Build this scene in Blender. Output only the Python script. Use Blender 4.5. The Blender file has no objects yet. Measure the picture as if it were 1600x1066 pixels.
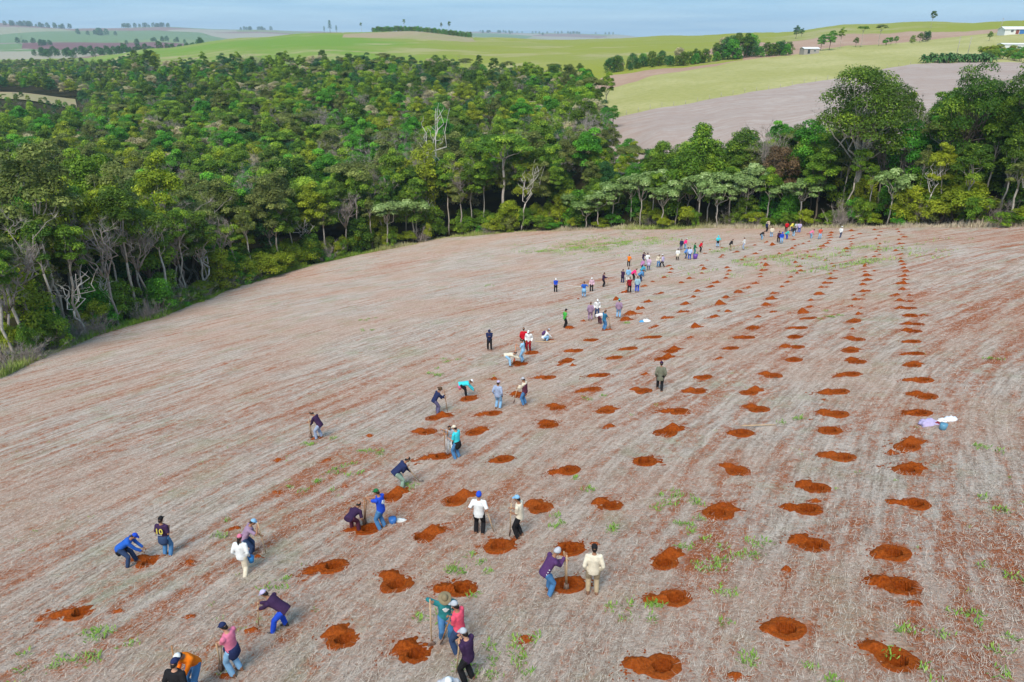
import bpy, math, random
import numpy as np
from mathutils import Vector, Matrix

R = math.radians
SC = bpy.context.scene
COL = SC.collection
rng = np.random.default_rng(7)
random.seed(7)

# ------------------------------------------------------------------ camera, sky, sun, exposure
CZ = 30.0                                   # drone height above datum
PITCH = math.atan((533 - 55) / 1100.0)
cd = bpy.data.cameras.new('camera'); cam = bpy.data.objects.new('camera', cd); COL.objects.link(cam)
cd.sensor_width = 36; cd.lens = 36 * 1100 / 1600; cd.clip_start = 0.5; cd.clip_end = 60000
cam.location = (0, 0, CZ); cam.rotation_euler = (math.pi / 2 - PITCH, 0, 0)
SC.camera = cam

SUN_EL, SUN_AZ = R(52), R(200)              # azimuth clockwise from +Y: high, behind the camera, a little left
w = bpy.data.worlds.new('World'); SC.world = w; w.use_nodes = True
nt = w.node_tree; nt.nodes.clear()
def N(tree, t, **kw):
    n = tree.nodes.new(t)
    for k, v in kw.items():
        if k == 'ins':
            for kk, vv in v.items(): n.inputs[kk].default_value = vv
        else: setattr(n, k, v)
    return n
sky = N(nt, 'ShaderNodeTexSky', sky_type='NISHITA', sun_disc=False, sun_elevation=SUN_EL, sun_rotation=SUN_AZ,
        altitude=600, air_density=1.3, dust_density=1.2, ozone_density=2.5)
tc = N(nt, 'ShaderNodeTexCoord')
sep = N(nt, 'ShaderNodeSeparateXYZ'); nt.links.new(tc.outputs['Generated'], sep.inputs[0])
zz = N(nt, 'ShaderNodeMath', operation='MAXIMUM', ins={1: 0.0}); nt.links.new(sep.outputs['Z'], zz.inputs[0])
za = N(nt, 'ShaderNodeMath', operation='ADD', ins={1: 0.035}); nt.links.new(zz.outputs[0], za.inputs[0])
dx = N(nt, 'ShaderNodeMath', operation='DIVIDE'); nt.links.new(sep.outputs['X'], dx.inputs[0]); nt.links.new(za.outputs[0], dx.inputs[1])
dy = N(nt, 'ShaderNodeMath', operation='DIVIDE'); nt.links.new(sep.outputs['Y'], dy.inputs[0]); nt.links.new(za.outputs[0], dy.inputs[1])
cb = N(nt, 'ShaderNodeCombineXYZ'); nt.links.new(dx.outputs[0], cb.inputs[0]); nt.links.new(dy.outputs[0], cb.inputs[1])
cn = N(nt, 'ShaderNodeTexNoise', ins={'Scale': 0.16, 'Detail': 6.0, 'Roughness': 0.55, 'Distortion': 0.4}); nt.links.new(cb.outputs[0], cn.inputs['Vector'])
cr = N(nt, 'ShaderNodeValToRGB'); cr.color_ramp.elements[0].position = 0.36; cr.color_ramp.elements[1].position = 0.68
cr.color_ramp.elements[0].color = (1.0, 2.35, 3.75, 1); cr.color_ramp.elements[1].color = (2.2, 3.5, 4.5, 1)     # thin stratus: blue grey gaps, white streaks
nt.links.new(cn.outputs['Fac'], cr.inputs[0])
mx = N(nt, 'ShaderNodeMixRGB', ins={0: 0.88})
nt.links.new(sky.outputs[0], mx.inputs[1]); nt.links.new(cr.outputs[0], mx.inputs[2])
bg = N(nt, 'ShaderNodeBackground', ins={'Strength': 0.10}); nt.links.new(mx.outputs[0], bg.inputs[0])
wo = N(nt, 'ShaderNodeOutputWorld'); nt.links.new(bg.outputs[0], wo.inputs[0])

sd = bpy.data.lights.new('sun', 'SUN'); sun = bpy.data.objects.new('sun', sd); COL.objects.link(sun)
sd.energy = 2.0; sd.angle = R(32); sd.color = (1.0, 0.93, 0.83)
sdir = Vector((math.sin(SUN_AZ) * math.cos(SUN_EL), math.cos(SUN_AZ) * math.cos(SUN_EL), math.sin(SUN_EL)))
sun.rotation_euler = sdir.to_track_quat('Z', 'Y').to_euler(); sun.location = (0, -60, 120)
SC.view_settings.view_transform = 'Standard'; SC.view_settings.look = 'None'
SC.view_settings.exposure = 1.12; SC.view_settings.gamma = 1
SC.view_settings.use_curve_mapping = False

# ------------------------------------------------------------------ helpers
def tag(o, label=None, cat=None, group=None, kind=None):
    if label: o['label'] = label
    if cat: o['category'] = cat
    if group: o['group'] = group
    if kind: o['kind'] = kind
    return o
def empty(name, loc=(0, 0, 0), rz=0):
    o = bpy.data.objects.new(name, None); COL.objects.link(o); o.location = loc; o.rotation_euler = (0, 0, rz)
    o.empty_display_size = 0.2
    return o
def obj(name, me, parent=None, loc=None):
    o = bpy.data.objects.new(name, me); COL.objects.link(o)
    if parent: o.parent = parent
    if loc is not None: o.location = loc
    return o
def mesh(name, v, f, mat=None, smooth=False, attrs=None):
    me = bpy.data.meshes.new(name)
    v = np.asarray(v, dtype=np.float32).reshape(-1, 3)
    if isinstance(f, np.ndarray) and f.ndim == 2:
        n, k = f.shape
        me.vertices.add(len(v)); me.vertices.foreach_set('co', v.ravel())
        me.loops.add(n * k); me.loops.foreach_set('vertex_index', f.astype(np.int32).ravel())
        me.polygons.add(n); me.polygons.foreach_set('loop_start', np.arange(0, n * k, k, dtype=np.int32))
        me.update(calc_edges=True)
    else:
        me.from_pydata([tuple(p) for p in v], [], [tuple(int(i) for i in q) for q in f]); me.update()
    if mat:
        for m in (mat if isinstance(mat, (list, tuple)) else [mat]): me.materials.append(m)
    if smooth: me.polygons.foreach_set('use_smooth', np.ones(len(me.polygons), dtype=bool))
    if attrs:
        for k, a in attrs.items():
            at = me.attributes.new(k, 'FLOAT', 'POINT'); at.data.foreach_set('value', np.asarray(a, dtype=np.float32))
    return me
def join(parts):
    vs, fs, n = [], [], 0
    for v, f in parts:
        v = np.asarray(v, float).reshape(-1, 3); vs.append(v); fs += [tuple(int(i) + n for i in q) for q in f]; n += len(v)
    return np.concatenate(vs), fs
def box(c, s, rz=0.0):
    c = np.array(c, float); s = np.array(s, float) / 2
    v = np.array([(x, y, z) for z in (-1, 1) for y in (-1, 1) for x in (-1, 1)], float) * s
    if rz:
        cs, sn = math.cos(rz), math.sin(rz); v = np.c_[v[:, 0] * cs - v[:, 1] * sn, v[:, 0] * sn + v[:, 1] * cs, v[:, 2]]
    return v + c, [(0, 2, 3, 1), (4, 5, 7, 6), (0, 1, 5, 4), (2, 6, 7, 3), (0, 4, 6, 2), (1, 3, 7, 5)]
def loft(pts, rad, side=None, n=10, cap=True):
    """closed tube through pts; rad = scalar or (side, depth) radii per point"""
    pts = np.array(pts, float); m = len(pts); v = []
    d = np.gradient(pts, axis=0)
    prev = None
    for i in range(m):
        t = d[i] / (np.linalg.norm(d[i]) + 1e-9)
        if side is not None: a = np.array(side, float)
        elif prev is not None: a = prev
        else: a = np.array((1., 0, 0)) if abs(t[0]) < 0.9 else np.array((0., 1, 0))
        a = a - t * a.dot(t); a /= np.linalg.norm(a) + 1e-9; prev = a
        b = np.cross(t, a)
        r = rad[i]; ra, rb = (r if isinstance(r, (tuple, list)) else (r, r))
        for k in range(n):
            q = 2 * math.pi * k / n; v.append(pts[i] + a * ra * math.cos(q) + b * rb * math.sin(q))
    f = []
    for i in range(m - 1):
        for k in range(n): f.append((i * n + k, i * n + (k + 1) % n, (i + 1) * n + (k + 1) % n, (i + 1) * n + k))
    if cap:
        f.append(tuple(range(n - 1, -1, -1))); f.append(tuple(range((m - 1) * n, m * n)))
    return np.array(v), f
def ball(c, r, nu=10, nv=7, M=None):
    r = np.array(r if isinstance(r, (tuple, list)) else (r, r, r), float); v = [(0, 0, -1)]
    for j in range(1, nv):
        p = -math.pi / 2 + math.pi * j / nv
        for i in range(nu): q = 2 * math.pi * i / nu; v.append((math.cos(p) * math.cos(q), math.cos(p) * math.sin(q), math.sin(p)))
    v.append((0, 0, 1)); v = np.array(v) * r
    if M is not None: v = v @ np.array(M).T
    f = [(0, 1 + (i + 1) % nu, 1 + i) for i in range(nu)]
    for j in range(nv - 2):
        for i in range(nu):
            a = 1 + j * nu; f.append((a + i, a + (i + 1) % nu, a + nu + (i + 1) % nu, a + nu + i))
    a = 1 + (nv - 2) * nu; f += [(a + i, a + (i + 1) % nu, len(v) - 1) for i in range(nu)]
    return v + np.array(c, float), f
def vnoise(x, y, seed=0):
    """smooth 2-D value noise in -1..1 (numpy)"""
    x = np.asarray(x, float); y = np.asarray(y, float)
    xi, yi = np.floor(x), np.floor(y); fx, fy = x - xi, y - yi
    fx = fx * fx * (3 - 2 * fx); fy = fy * fy * (3 - 2 * fy)
    def h(a, b):
        s = np.sin(a * 127.1 + b * 311.7 + seed * 74.7) * 43758.5453; return (s - np.floor(s)) * 2 - 1
    return (h(xi, yi) * (1 - fx) + h(xi + 1, yi) * fx) * (1 - fy) + (h(xi, yi + 1) * (1 - fx) + h(xi + 1, yi + 1) * fx) * fy
def sstep(a, b, x): t = np.clip((np.asarray(x, float) - a) / (b - a), 0, 1); return t * t * (3 - 2 * t)

# ------------------------------------------------------------------ the lie of the land
CP, SP = math.cos(PITCH), math.sin(PITCH)
def plane(x, y):
    x = np.asarray(x, float); y = np.asarray(y, float)
    return CZ - 11.29 - 0.1983 * y + 0.1111 * x + 0.00057 * np.maximum(0, y - 80) ** 2
def ray(px, py):
    u = (px - 800) / 1100.; v = (py - 533) / 1100.
    return np.array([u, CP - v * SP, -(SP + v * CP)])
def at_field(px, py):
    """point of the field surface surveyed from the photograph"""
    r = ray(px, py); t = 5.0
    for _ in range(4000):
        p = r * t
        if CZ + p[2] < plane(p[0], p[1]): break
        t += 0.06 if t < 60 else 0.15
    return np.array([p[0], p[1], float(plane(p[0], p[1]))])
def slope(py): return math.tan(PITCH + math.atan((py - 533) / 1100.))
EDGE = np.array([at_field(*q)[:2] for q in [(0, 590), (60, 562), (150, 525), (250, 497), (350, 455), (450, 425), (560, 398), (700, 372),
        (800, 364), (950, 359), (1100, 357), (1300, 357), (1450, 356), (1600, 355)]])
EDGE = np.vstack([[(-60, 10), (-50, 35)], EDGE, [(72, 70), (100, 52), (130, 45)]])
EA = EDGE[:, 0] / EDGE[:, 1]
def edge_y(a): return np.interp(a, EA, EDGE[:, 1])
def col_a(px): return (px - 800) / 1100. / 1.075
# profile of the land beyond the field: per bearing, (distance, height) pairs; heights from surveyed dip angles
def Z(y, py): return (y, CZ - y * slope(py))
def H(y, h): return (y, CZ + h)
PROF = {
 -300: [H(100, -34), H(200, -41), H(330, -40), Z(420, 150), H(520, -38), H(900, -38), Z(1200, 85), Z(1800, 77), Z(3000, 62), Z(4600, 44), Z(6000, 52), H(9500, -60)],
 0: [H(100, -34), H(200, -41), H(330, -40), Z(400, 154), Z(450, 143), H(560, -38), H(900, -38), Z(1200, 87), Z(1800, 77), Z(3000, 60), Z(4300, 33), Z(6000, 50), H(9500, -60)],
 130: [H(130, -42), H(200, -43), H(330, -40), H(450, -36), H(560, -36), H(850, -36), Z(1150, 88), Z(1800, 76), Z(3000, 58), Z(4300, 44), Z(6000, 49), H(9500, -60)],
 250: [H(150, -45), H(220, -42), H(330, -36), H(450, -28), Z(560, 97), Z(800, 84), Z(1050, 74), H(1300, -35), Z(1800, 76), Z(3200, 56), Z(5200, 41), Z(7000, 48), H(9500, -60)],
 400: [H(180, -44), H(250, -38), H(350, -30), H(440, -24), Z(540, 90), Z(800, 68), Z(1100, 58), H(1500, -25), H(2500, -40), Z(4500, 50), Z(6500, 46), H(9500, -60)],
 500: [H(190, -42), H(260, -35), H(350, -27), H(430, -22), Z(530, 88), Z(800, 63), Z(1000, 50), H(1500, -15), H(3000, -40), Z(6000, 50), H(9500, -60)],
 640: [H(200, -40), H(260, -34), H(340, -28), H(410, -22), Z(530, 90), Z(800, 66), Z(1000, 47), H(1500, -20), H(3000, -40), Z(7000, 50), H(9500, -60)],
 760: [H(200, -39), H(260, -34), H(330, -29), H(390, -24), Z(470, 96), Z(800, 70), Z(1000, 57), H(1500, -30), H(3000, -50), Z(7000, 49), H(9500, -60)],
 860: [H(190, -37), H(250, -32), H(310, -27), H(360, -24), Z(430, 97), Z(700, 76), Z(1050, 62), H(1500, -30), H(3000, -60), Z(7500, 51), H(9500, -60)],
 950: [H(160, -30), Z(190, 205), Z(230, 176), Z(320, 138), Z(380, 116), Z(450, 92), Z(700, 72), Z(1000, 60), H(1500, -40), H(3000, -60), Z(8000, 53), H(9500, -60)],
 1050: [H(140, -26), Z(165, 212), Z(225, 168), Z(330, 118), Z(390, 104), Z(460, 86), Z(700, 68), Z(1000, 55), H(1500, -30), H(3000, -60), H(9500, -60)],
 1200: [H(125, -23), Z(150, 205), Z(240, 143), Z(350, 100), Z(390, 90), Z(450, 82), Z(600, 66), Z(900, 49), H(1500, -30), H(9500, -60)],
 1330: [H(115, -21), Z(150, 190), Z(270, 122), Z(360, 88), Z(400, 76), Z(500, 66), Z(620, 52), Z(850, 37), H(1400, -10), H(9500, -60)],
 1430: [H(115, -20), Z(150, 180), Z(300, 102), Z(400, 74), Z(440, 65), Z(520, 56), Z(640, 44), Z(820, 31), H(1400, -10), H(9500, -60)],
 1600: [H(110, -19), Z(150, 175), Z(300, 100), Z(350, 80), Z(410, 54), Z(470, 46), Z(560, 40), Z(700, 32), H(1300, 0), H(9500, -60)],
 1900: [H(110, -17), Z(150, 165), Z(300, 90), Z(350, 72), Z(410, 50), Z(470, 44), Z(560, 38), Z(700, 30), H(1300, 0), H(9500, -60)],
}
PX = sorted(PROF); PA = np.array([col_a(p) for p in PX])
YS = np.exp(np.linspace(math.log(4.0), math.log(9500.), 700))
TAB = np.zeros((len(PX), len(YS)))
for i, p in enumerate(PX):
    e = float(edge_y(PA[i])); pr = [(e, float(plane(PA[i] * e, e)))] + [q for q in PROF[p] if q[0] > e + 18]
    yy = np.array([q[0] for q in pr]); hh = np.array([q[1] for q in pr])
    z = np.interp(np.log(YS), np.log(yy), hh)
    k = np.ones(9) / 9; z2 = np.convolve(np.pad(z, 4, mode='edge'), k, 'valid'); z = z2
    TAB[i] = z
def ground(x, y):
    """height of the land anywhere"""
    x = np.asarray(x, float); y = np.asarray(y, float)
    ys = np.maximum(y, 4.0); a = np.clip(x / ys, PA[0], PA[-1])
    ja = np.clip(np.searchsorted(PA, a) - 1, 0, len(PA) - 2); ta = (a - PA[ja]) / (PA[ja + 1] - PA[ja]); ta = ta * ta * (3 - 2 * ta)
    ly = (np.log(np.clip(ys, YS[0], YS[-1])) - math.log(YS[0])) / (math.log(YS[-1]) - math.log(YS[0])) * (len(YS) - 1)
    jy = np.clip(ly.astype(int), 0, len(YS) - 2); ty = ly - jy
    def s(i): return TAB[i, jy] * (1 - ty) + TAB[i, jy + 1] * ty
    far = s(ja) * (1 - ta) + s(ja + 1) * ta
    e = edge_y(x / ys); wgt = sstep(0, 1, (y - e + 1) / (10 + 0.06 * e))
    und = 0.9 * vnoise(x / 60, y / 60, 3) * sstep(150, 400, y) + sstep(900, 2500, y) * 9 * vnoise(x / 700, y / 900, 5)
    return plane(x, np.minimum(y, e + 25)) * (1 - wgt) + (far + und) * wgt
def gz(x, y): return float(ground(np.array([x]), np.array([y]))[0])
def at_y(px, yd):
    """ground point on the bearing of picture column px at forward distance yd"""
    a = col_a(px); return np.array([a * yd, yd, gz(a * yd, yd)])

# ------------------------------------------------------------------ materials
MATS = {}
def new_mat(name):
    m = bpy.data.materials.new(name); m.use_nodes = True; t = m.node_tree; t.nodes.clear()
    o = N(t, 'ShaderNodeOutputMaterial'); b = N(t, 'ShaderNodeBsdfPrincipled', ins={'Roughness': 0.85}); b.inputs['Specular IOR Level'].default_value = 0.2
    t.links.new(b.outputs[0], o.inputs[0]); MATS[name] = m
    return m, t, b, o
def plain(name, c, rough=0.8, var=0.25, scale=6.0, spec=0.2, metal=0.0):
    if name in MATS: return MATS[name]
    m, t, b, o = new_mat(name)
    g = N(t, 'ShaderNodeTexCoord'); n = N(t, 'ShaderNodeTexNoise', ins={'Scale': scale, 'Detail': 5.0, 'Roughness': 0.6}); t.links.new(g.outputs['Object'], n.inputs['Vector'])
    r = N(t, 'ShaderNodeValToRGB'); r.color_ramp.elements[0].position = 0.3; r.color_ramp.elements[1].position = 0.72
    c = np.array(c[:3], float)
    r.color_ramp.elements[0].color = (*np.clip(c * (1 - var), 0, 1), 1); r.color_ramp.elements[1].color = (*np.clip(c * (1 + var), 0, 1), 1)
    t.links.new(n.outputs['Fac'], r.inputs[0]); t.links.new(r.outputs[0], b.inputs['Base Color'])
    b.inputs['Roughness'].default_value = rough; b.inputs['Specular IOR Level'].default_value = spec; b.inputs['Metallic'].default_value = metal
    return m
def vmath(t, op, a, b=None, c=None):
    n = N(t, 'ShaderNodeMath', operation=op)
    for i, q in enumerate((a, b, c)):
        if q is None: continue
        if isinstance(q, (int, float)): n.inputs[i].default_value = q
        else: t.links.new(q, n.inputs[i])
    return n.outputs[0]
def mixc(t, f, a, b):
    n = N(t, 'ShaderNodeMixRGB')
    for i, q in enumerate((f, a, b)):
        if isinstance(q, (int, float)): n.inputs[i].default_value = q
        elif isinstance(q, tuple): n.inputs[i].default_value = (*q[:3], 1)
        else: t.links.new(q, n.inputs[i])
    return n.outputs[0]
def noise(t, vec, scale, detail=4.0, rough=0.55, dist=0.0):
    n = N(t, 'ShaderNodeTexNoise', ins={'Scale': scale, 'Detail': detail, 'Roughness': rough, 'Distortion': dist})
    t.links.new(vec, n.inputs['Vector']); return n.outputs['Fac']
def ramp(t, x, lo, hi):
    n = N(t, 'ShaderNodeMapRange', interpolation_type='SMOOTHSTEP', ins={1: lo, 2: hi}); t.links.new(x, n.inputs[0]); return n.outputs[0]

CC = (75.0, -15.0)                          # centre of the contour lines the field was sown on
def field_material():
    m, t, b, o = new_mat('stubble')
    g = N(t, 'ShaderNodeNewGeometry'); pos = g.outputs['Position']
    s = N(t, 'ShaderNodeSeparateXYZ'); t.links.new(pos, s.inputs[0]); X, Y = s.outputs['X'], s.outputs['Y']
    wob = vmath(t, 'MULTIPLY', vmath(t, 'SUBTRACT', noise(t, pos, 0.018, 2), 0.5), 10.0)
    ux = vmath(t, 'SUBTRACT', X, CC[0]); uy = vmath(t, 'SUBTRACT', Y, CC[1])
    rr = vmath(t, 'ADD', vmath(t, 'SQRT', vmath(t, 'ADD', vmath(t, 'MULTIPLY', ux, ux), vmath(t, 'MULTIPLY', uy, uy))), wob)
    th = vmath(t, 'MULTIPLY', vmath(t, 'ARCTAN2', ux, uy), 75.0)
    def streak(fr, ft, sc, det):
        c = N(t, 'ShaderNodeCombineXYZ'); t.links.new(vmath(t, 'MULTIPLY', rr, fr), c.inputs[0]); t.links.new(vmath(t, 'MULTIPLY', th, ft), c.inputs[1])
        return noise(t, c.outputs[0], sc, det, 0.6)
    s1 = streak(1.5, 0.16, 1.0, 5); s2 = streak(0.42, 0.05, 1.0, 3); s3 = streak(4.5, 0.5, 1.0, 4)
    fine = noise(t, pos, 9.0, 6, 0.75); mid = noise(t, pos, 2.2, 5, 0.65); big = noise(t, pos, 0.075, 3)
    # orange soil showing through
    bias = vmath(t, 'ADD', ramp(t, vmath(t, 'SUBTRACT', X, vmath(t, 'MULTIPLY', Y, 0.50)), -6.0, 16.0), 0.0)
    near = vmath(t, 'SUBTRACT', 1.0, ramp(t, Y, 30.0, 75.0))
    k = vmath(t, 'ADD', vmath(t, 'MULTIPLY', s1, 0.62), vmath(t, 'MULTIPLY', s2, 0.42))
    k = vmath(t, 'ADD', k, vmath(t, 'MULTIPLY', mid, 0.42)); k = vmath(t, 'ADD', k, vmath(t, 'MULTIPLY', fine, 0.55))
    k = vmath(t, 'ADD', k, vmath(t, 'MULTIPLY', big, 0.25)); k = vmath(t, 'ADD', k, vmath(t, 'MULTIPLY', bias, 0.055))
    k = vmath(t, 'ADD', k, vmath(t, 'MULTIPLY', near, 0.055))
    soil = ramp(t, k, 1.145, 1.35)
    # straw tones
    white = ramp(t, vmath(t, 'ADD', vmath(t, 'MULTIPLY', s3, 0.5), vmath(t, 'MULTIPLY', fine, 0.5)), 0.36, 0.62)
    straw = mixc(t, white, (0.27, 0.180, 0.130), (0.67, 0.55, 0.465))
    band = ramp(t, s2, 0.50, 0.66)
    straw = mixc(t, vmath(t, 'MULTIPLY', band, 0.45), straw, (0.66, 0.56, 0.49))
    grn = vmath(t, 'MULTIPLY', ramp(t, vmath(t, 'ADD', noise(t, pos, 0.33, 5, 0.7), vmath(t, 'MULTIPLY', fine, 0.25)), 0.62, 0.82), 0.55)
    straw = mixc(t, grn, straw, (0.30, 0.31, 0.17))
    pink = vmath(t, 'MULTIPLY', ramp(t, noise(t, pos, 0.10, 4), 0.40, 0.64), 0.50)
    straw = mixc(t, pink, straw, (0.52, 0.29, 0.195))
    dry = ramp(t, fine, 0.35, 0.7)
    soilc = mixc(t, dry, (0.27, 0.062, 0.018), (0.50, 0.170, 0.070))
    col = mixc(t, soil, straw, soilc)
    sk = noise(t, pos, 6.0, 5, 0.85)
    col = mixc(t, vmath(t, 'MULTIPLY', ramp(t, sk, 0.53, 0.62), 0.55), col, (0.72, 0.61, 0.52))
    col = mixc(t, vmath(t, 'MULTIPLY', ramp(t, vmath(t, 'SUBTRACT', 1.0, sk), 0.54, 0.66), 0.55), col, (0.20, 0.125, 0.085))
    t.links.new(col, b.inputs['Base Color']); b.inputs['Roughness'].default_value = 0.95; b.inputs['Specular IOR Level'].default_value = 0.05
    bp = N(t, 'ShaderNodeBump', ins={'Strength': 1.0, 'Distance': 0.12}); t.links.new(vmath(t, 'ADD', fine, vmath(t, 'MULTIPLY', s3, 0.7)), bp.inputs['Height'])
    t.links.new(bp.outputs[0], b.inputs['Normal'])
    return m
def soil_material():
    m, t, b, o = new_mat('red_soil')
    g = N(t, 'ShaderNodeNewGeometry'); pos = g.outputs['Position']
    oi = N(t, 'ShaderNodeObjectInfo')
    f = noise(t, pos, 14.0, 6, 0.7); q = noise(t, pos, 2.5, 3)
    c = mixc(t, ramp(t, f, 0.3, 0.72), (0.135, 0.022, 0.003), (0.36, 0.078, 0.010))
    c = mixc(t, vmath(t, 'MULTIPLY', ramp(t, q, 0.45, 0.7), 0.4), c, (0.22, 0.038, 0.005))
    c = mixc(t, vmath(t, 'MULTIPLY', oi.outputs['Random'], 0.35), c, (0.33, 0.080, 0.016))
    t.links.new(c, b.inputs['Base Color']); b.inputs['Roughness'].default_value = 0.95; b.inputs['Specular IOR Level'].default_value = 0.04
    bp = N(t, 'ShaderNodeBump', ins={'Strength': 0.9, 'Distance': 0.05}); t.links.new(f, bp.inputs['Height']); t.links.new(bp.outputs[0], b.inputs['Normal'])
    return m
def land_material(name, c1, c2, c3, s1=0.03, s2=0.4, line=None):
    m, t, b, o = new_mat(name)
    g = N(t, 'ShaderNodeNewGeometry'); pos = g.outputs['Position']
    n1 = noise(t, pos, s1, 4); n2 = noise(t, pos, s2, 6, 0.7)
    c = mixc(t, ramp(t, n1, 0.35, 0.66), c1, c2); c = mixc(t, vmath(t, 'MULTIPLY', ramp(t, n2, 0.40, 0.68), 0.6), c, c3)
    if line:
        mp = N(t, 'ShaderNodeMapping'); mp.inputs['Rotation'].default_value = (0, 0, line); mp.inputs['Scale'].default_value = (0.02, 0.5, 0.02); t.links.new(pos, mp.inputs[0])
        c = mixc(t, vmath(t, 'MULTIPLY', ramp(t, noise(t, mp.outputs[0], 1.0, 4), 0.42, 0.62), 0.45), c, c3)
    t.links.new(c, b.inputs['Base Color']); b.inputs['Roughness'].default_value = 0.95; b.inputs['Specular IOR Level'].default_value = 0.05
    return m
def patchwork_material():
    m, t, b, o = new_mat('far_fields')
    g = N(t, 'ShaderNodeNewGeometry'); pos = g.outputs['Position']
    mp = N(t, 'ShaderNodeMapping'); mp.inputs['Scale'].default_value = (0.0026, 0.0011, 0); mp.inputs['Rotation'].default_value = (0, 0, 0.25); t.links.new(pos, mp.inputs[0])
    v = N(t, 'ShaderNodeTexVoronoi', ins={'Scale': 1.0, 'Randomness': 0.9}); t.links.new(mp.outputs[0], v.inputs['Vector'])
    s = N(t, 'ShaderNodeSeparateColor'); t.links.new(v.outputs['Color'], s.inputs[0])
    r = N(t, 'ShaderNodeValToRGB'); r.color_ramp.interpolation = 'CONSTANT'; t.links.new(s.outputs[0], r.inputs[0])
    cols = [(0.0, (0.20, 0.23, 0.08)), (0.18, (0.30, 0.28, 0.16)), (0.34, (0.12, 0.20, 0.06)), (0.5, (0.24, 0.13, 0.11)), (0.64, (0.34, 0.30, 0.22)), (0.8, (0.17, 0.24, 0.07)), (0.9, (0.26, 0.20, 0.17))]
    while len(r.color_ramp.elements) < len(cols): r.color_ramp.elements.new(0.5)
    for e, (p, c) in zip(r.color_ramp.elements, cols): e.position = p; e.color = (*c, 1)
    t.links.new(mixc(t, vmath(t, 'MULTIPLY', noise(t, pos, 0.02, 4), 0.3), r.outputs[0], (0.2, 0.2, 0.12)), b.inputs['Base Color'])
    return m
def leaf_material(name, c1, c2, young, trans=0.35):
    m, t, b, o = new_mat(name)
    at = N(t, 'ShaderNodeAttribute', attribute_name='tint'); oi = N(t, 'ShaderNodeObjectInfo')
    c = mixc(t, oi.outputs['Random'], c1, c2)
    c = mixc(t, ramp(t, at.outputs['Fac'], 0.35, 1.0), c, young)
    hs = N(t, 'ShaderNodeHueSaturation'); t.links.new(c, hs.inputs['Color'])
    t.links.new(vmath(t, 'ADD', vmath(t, 'MULTIPLY', at.outputs['Fac'], 0.7), 0.62), hs.inputs['Value'])
    b.inputs['Roughness'].default_value = 0.55; b.inputs['Specular IOR Level'].default_value = 0.25
    t.links.new(hs.outputs[0], b.inputs['Base Color'])
    tr = N(t, 'ShaderNodeBsdfTranslucent'); t.links.new(hs.outputs[0], tr.inputs[0])
    mxs = N(t, 'ShaderNodeMixShader', ins={0: trans}); t.links.new(b.outputs[0], mxs.inputs[1]); t.links.new(tr.outputs[0], mxs.inputs[2])
    t.links.new(mxs.outputs[0], o.inputs[0])
    return m
def blade_material(name, c1, c2, c3):
    m, t, b, o = new_mat(name)
    at = N(t, 'ShaderNodeAttribute', attribute_name='tint')
    r = N(t, 'ShaderNodeValToRGB'); e = r.color_ramp.elements; e[0].color = (*c1, 1); e[1].color = (*c3, 1); q = e.new(0.5); q.color = (*c2, 1)
    t.links.new(at.outputs['Fac'], r.inputs[0]); t.links.new(r.outputs[0], b.inputs['Base Color']); b.inputs['Roughness'].default_value = 0.8
    return m
def bark_material(name, c1, c2):
    m, t, b, o = new_mat(name)
    g = N(t, 'ShaderNodeTexCoord'); oi = N(t, 'ShaderNodeObjectInfo')
    mp = N(t, 'ShaderNodeMapping'); mp.inputs['Scale'].default_value = (6, 6, 1.2); t.links.new(g.outputs['Object'], mp.inputs[0])
    c = mixc(t, ramp(t, noise(t, mp.outputs[0], 1.0, 5, 0.7), 0.35, 0.7), c1, c2)
    c = mixc(t, vmath(t, 'MULTIPLY', oi.outputs['Random'], 0.5), c, tuple(np.array(c1) * 0.8))
    t.links.new(c, b.inputs['Base Color']); b.inputs['Roughness'].default_value = 0.9
    return m
M_FIELD = field_material(); M_SOIL = soil_material()
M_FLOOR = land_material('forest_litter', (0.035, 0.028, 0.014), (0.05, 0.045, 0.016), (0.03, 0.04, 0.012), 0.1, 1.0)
M_PLOUGH = land_material('ploughed_soil', (0.36, 0.285, 0.25), (0.41, 0.335, 0.295), (0.32, 0.225, 0.185), 0.02, 0.3, line=0.35)
M_PLOUGH2 = land_material('pink_soil', (0.37, 0.235, 0.165), (0.42, 0.29, 0.21), (0.33, 0.20, 0.14), 0.02, 0.3, line=0.5)
M_PAST = land_material('pasture_grass', (0.34, 0.315, 0.115), (0.42, 0.375, 0.17), (0.25, 0.26, 0.07), 0.03, 0.5)
def crop_material():
    m, t, b, o = new_mat('crop')
    g = N(t, 'ShaderNodeNewGeometry'); pos = g.outputs['Position']; sp = N(t, 'ShaderNodeSeparateXYZ'); t.links.new(pos, sp.inputs[0])
    n1 = noise(t, pos, 0.006, 4); n2 = noise(t, pos, 0.12, 5, 0.7)
    east = ramp(t, vmath(t, 'ADD', vmath(t, 'DIVIDE', sp.outputs['X'], sp.outputs['Y']), vmath(t, 'MULTIPLY', vmath(t, 'SUBTRACT', n1, 0.5), 0.3)), -0.24, -0.02)
    c = mixc(t, east, (0.145, 0.255, 0.030), (0.255, 0.265, 0.035)); c = mixc(t, vmath(t, 'MULTIPLY', ramp(t, n1, 0.4, 0.65), 0.6), c, (0.27, 0.27, 0.085)); c = mixc(t, vmath(t, 'MULTIPLY', n2, 0.35), c, (0.17, 0.21, 0.03)); c = mixc(t, vmath(t, 'MULTIPLY', ramp(t, noise(t, pos, 0.011, 5, 0.6), 0.52, 0.64), 0.65), c, (0.36, 0.31, 0.16))
    t.links.new(c, b.inputs['Base Color']); b.inputs['Roughness'].default_value = 0.95; b.inputs['Specular IOR Level'].default_value = 0.05
    return m
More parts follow.
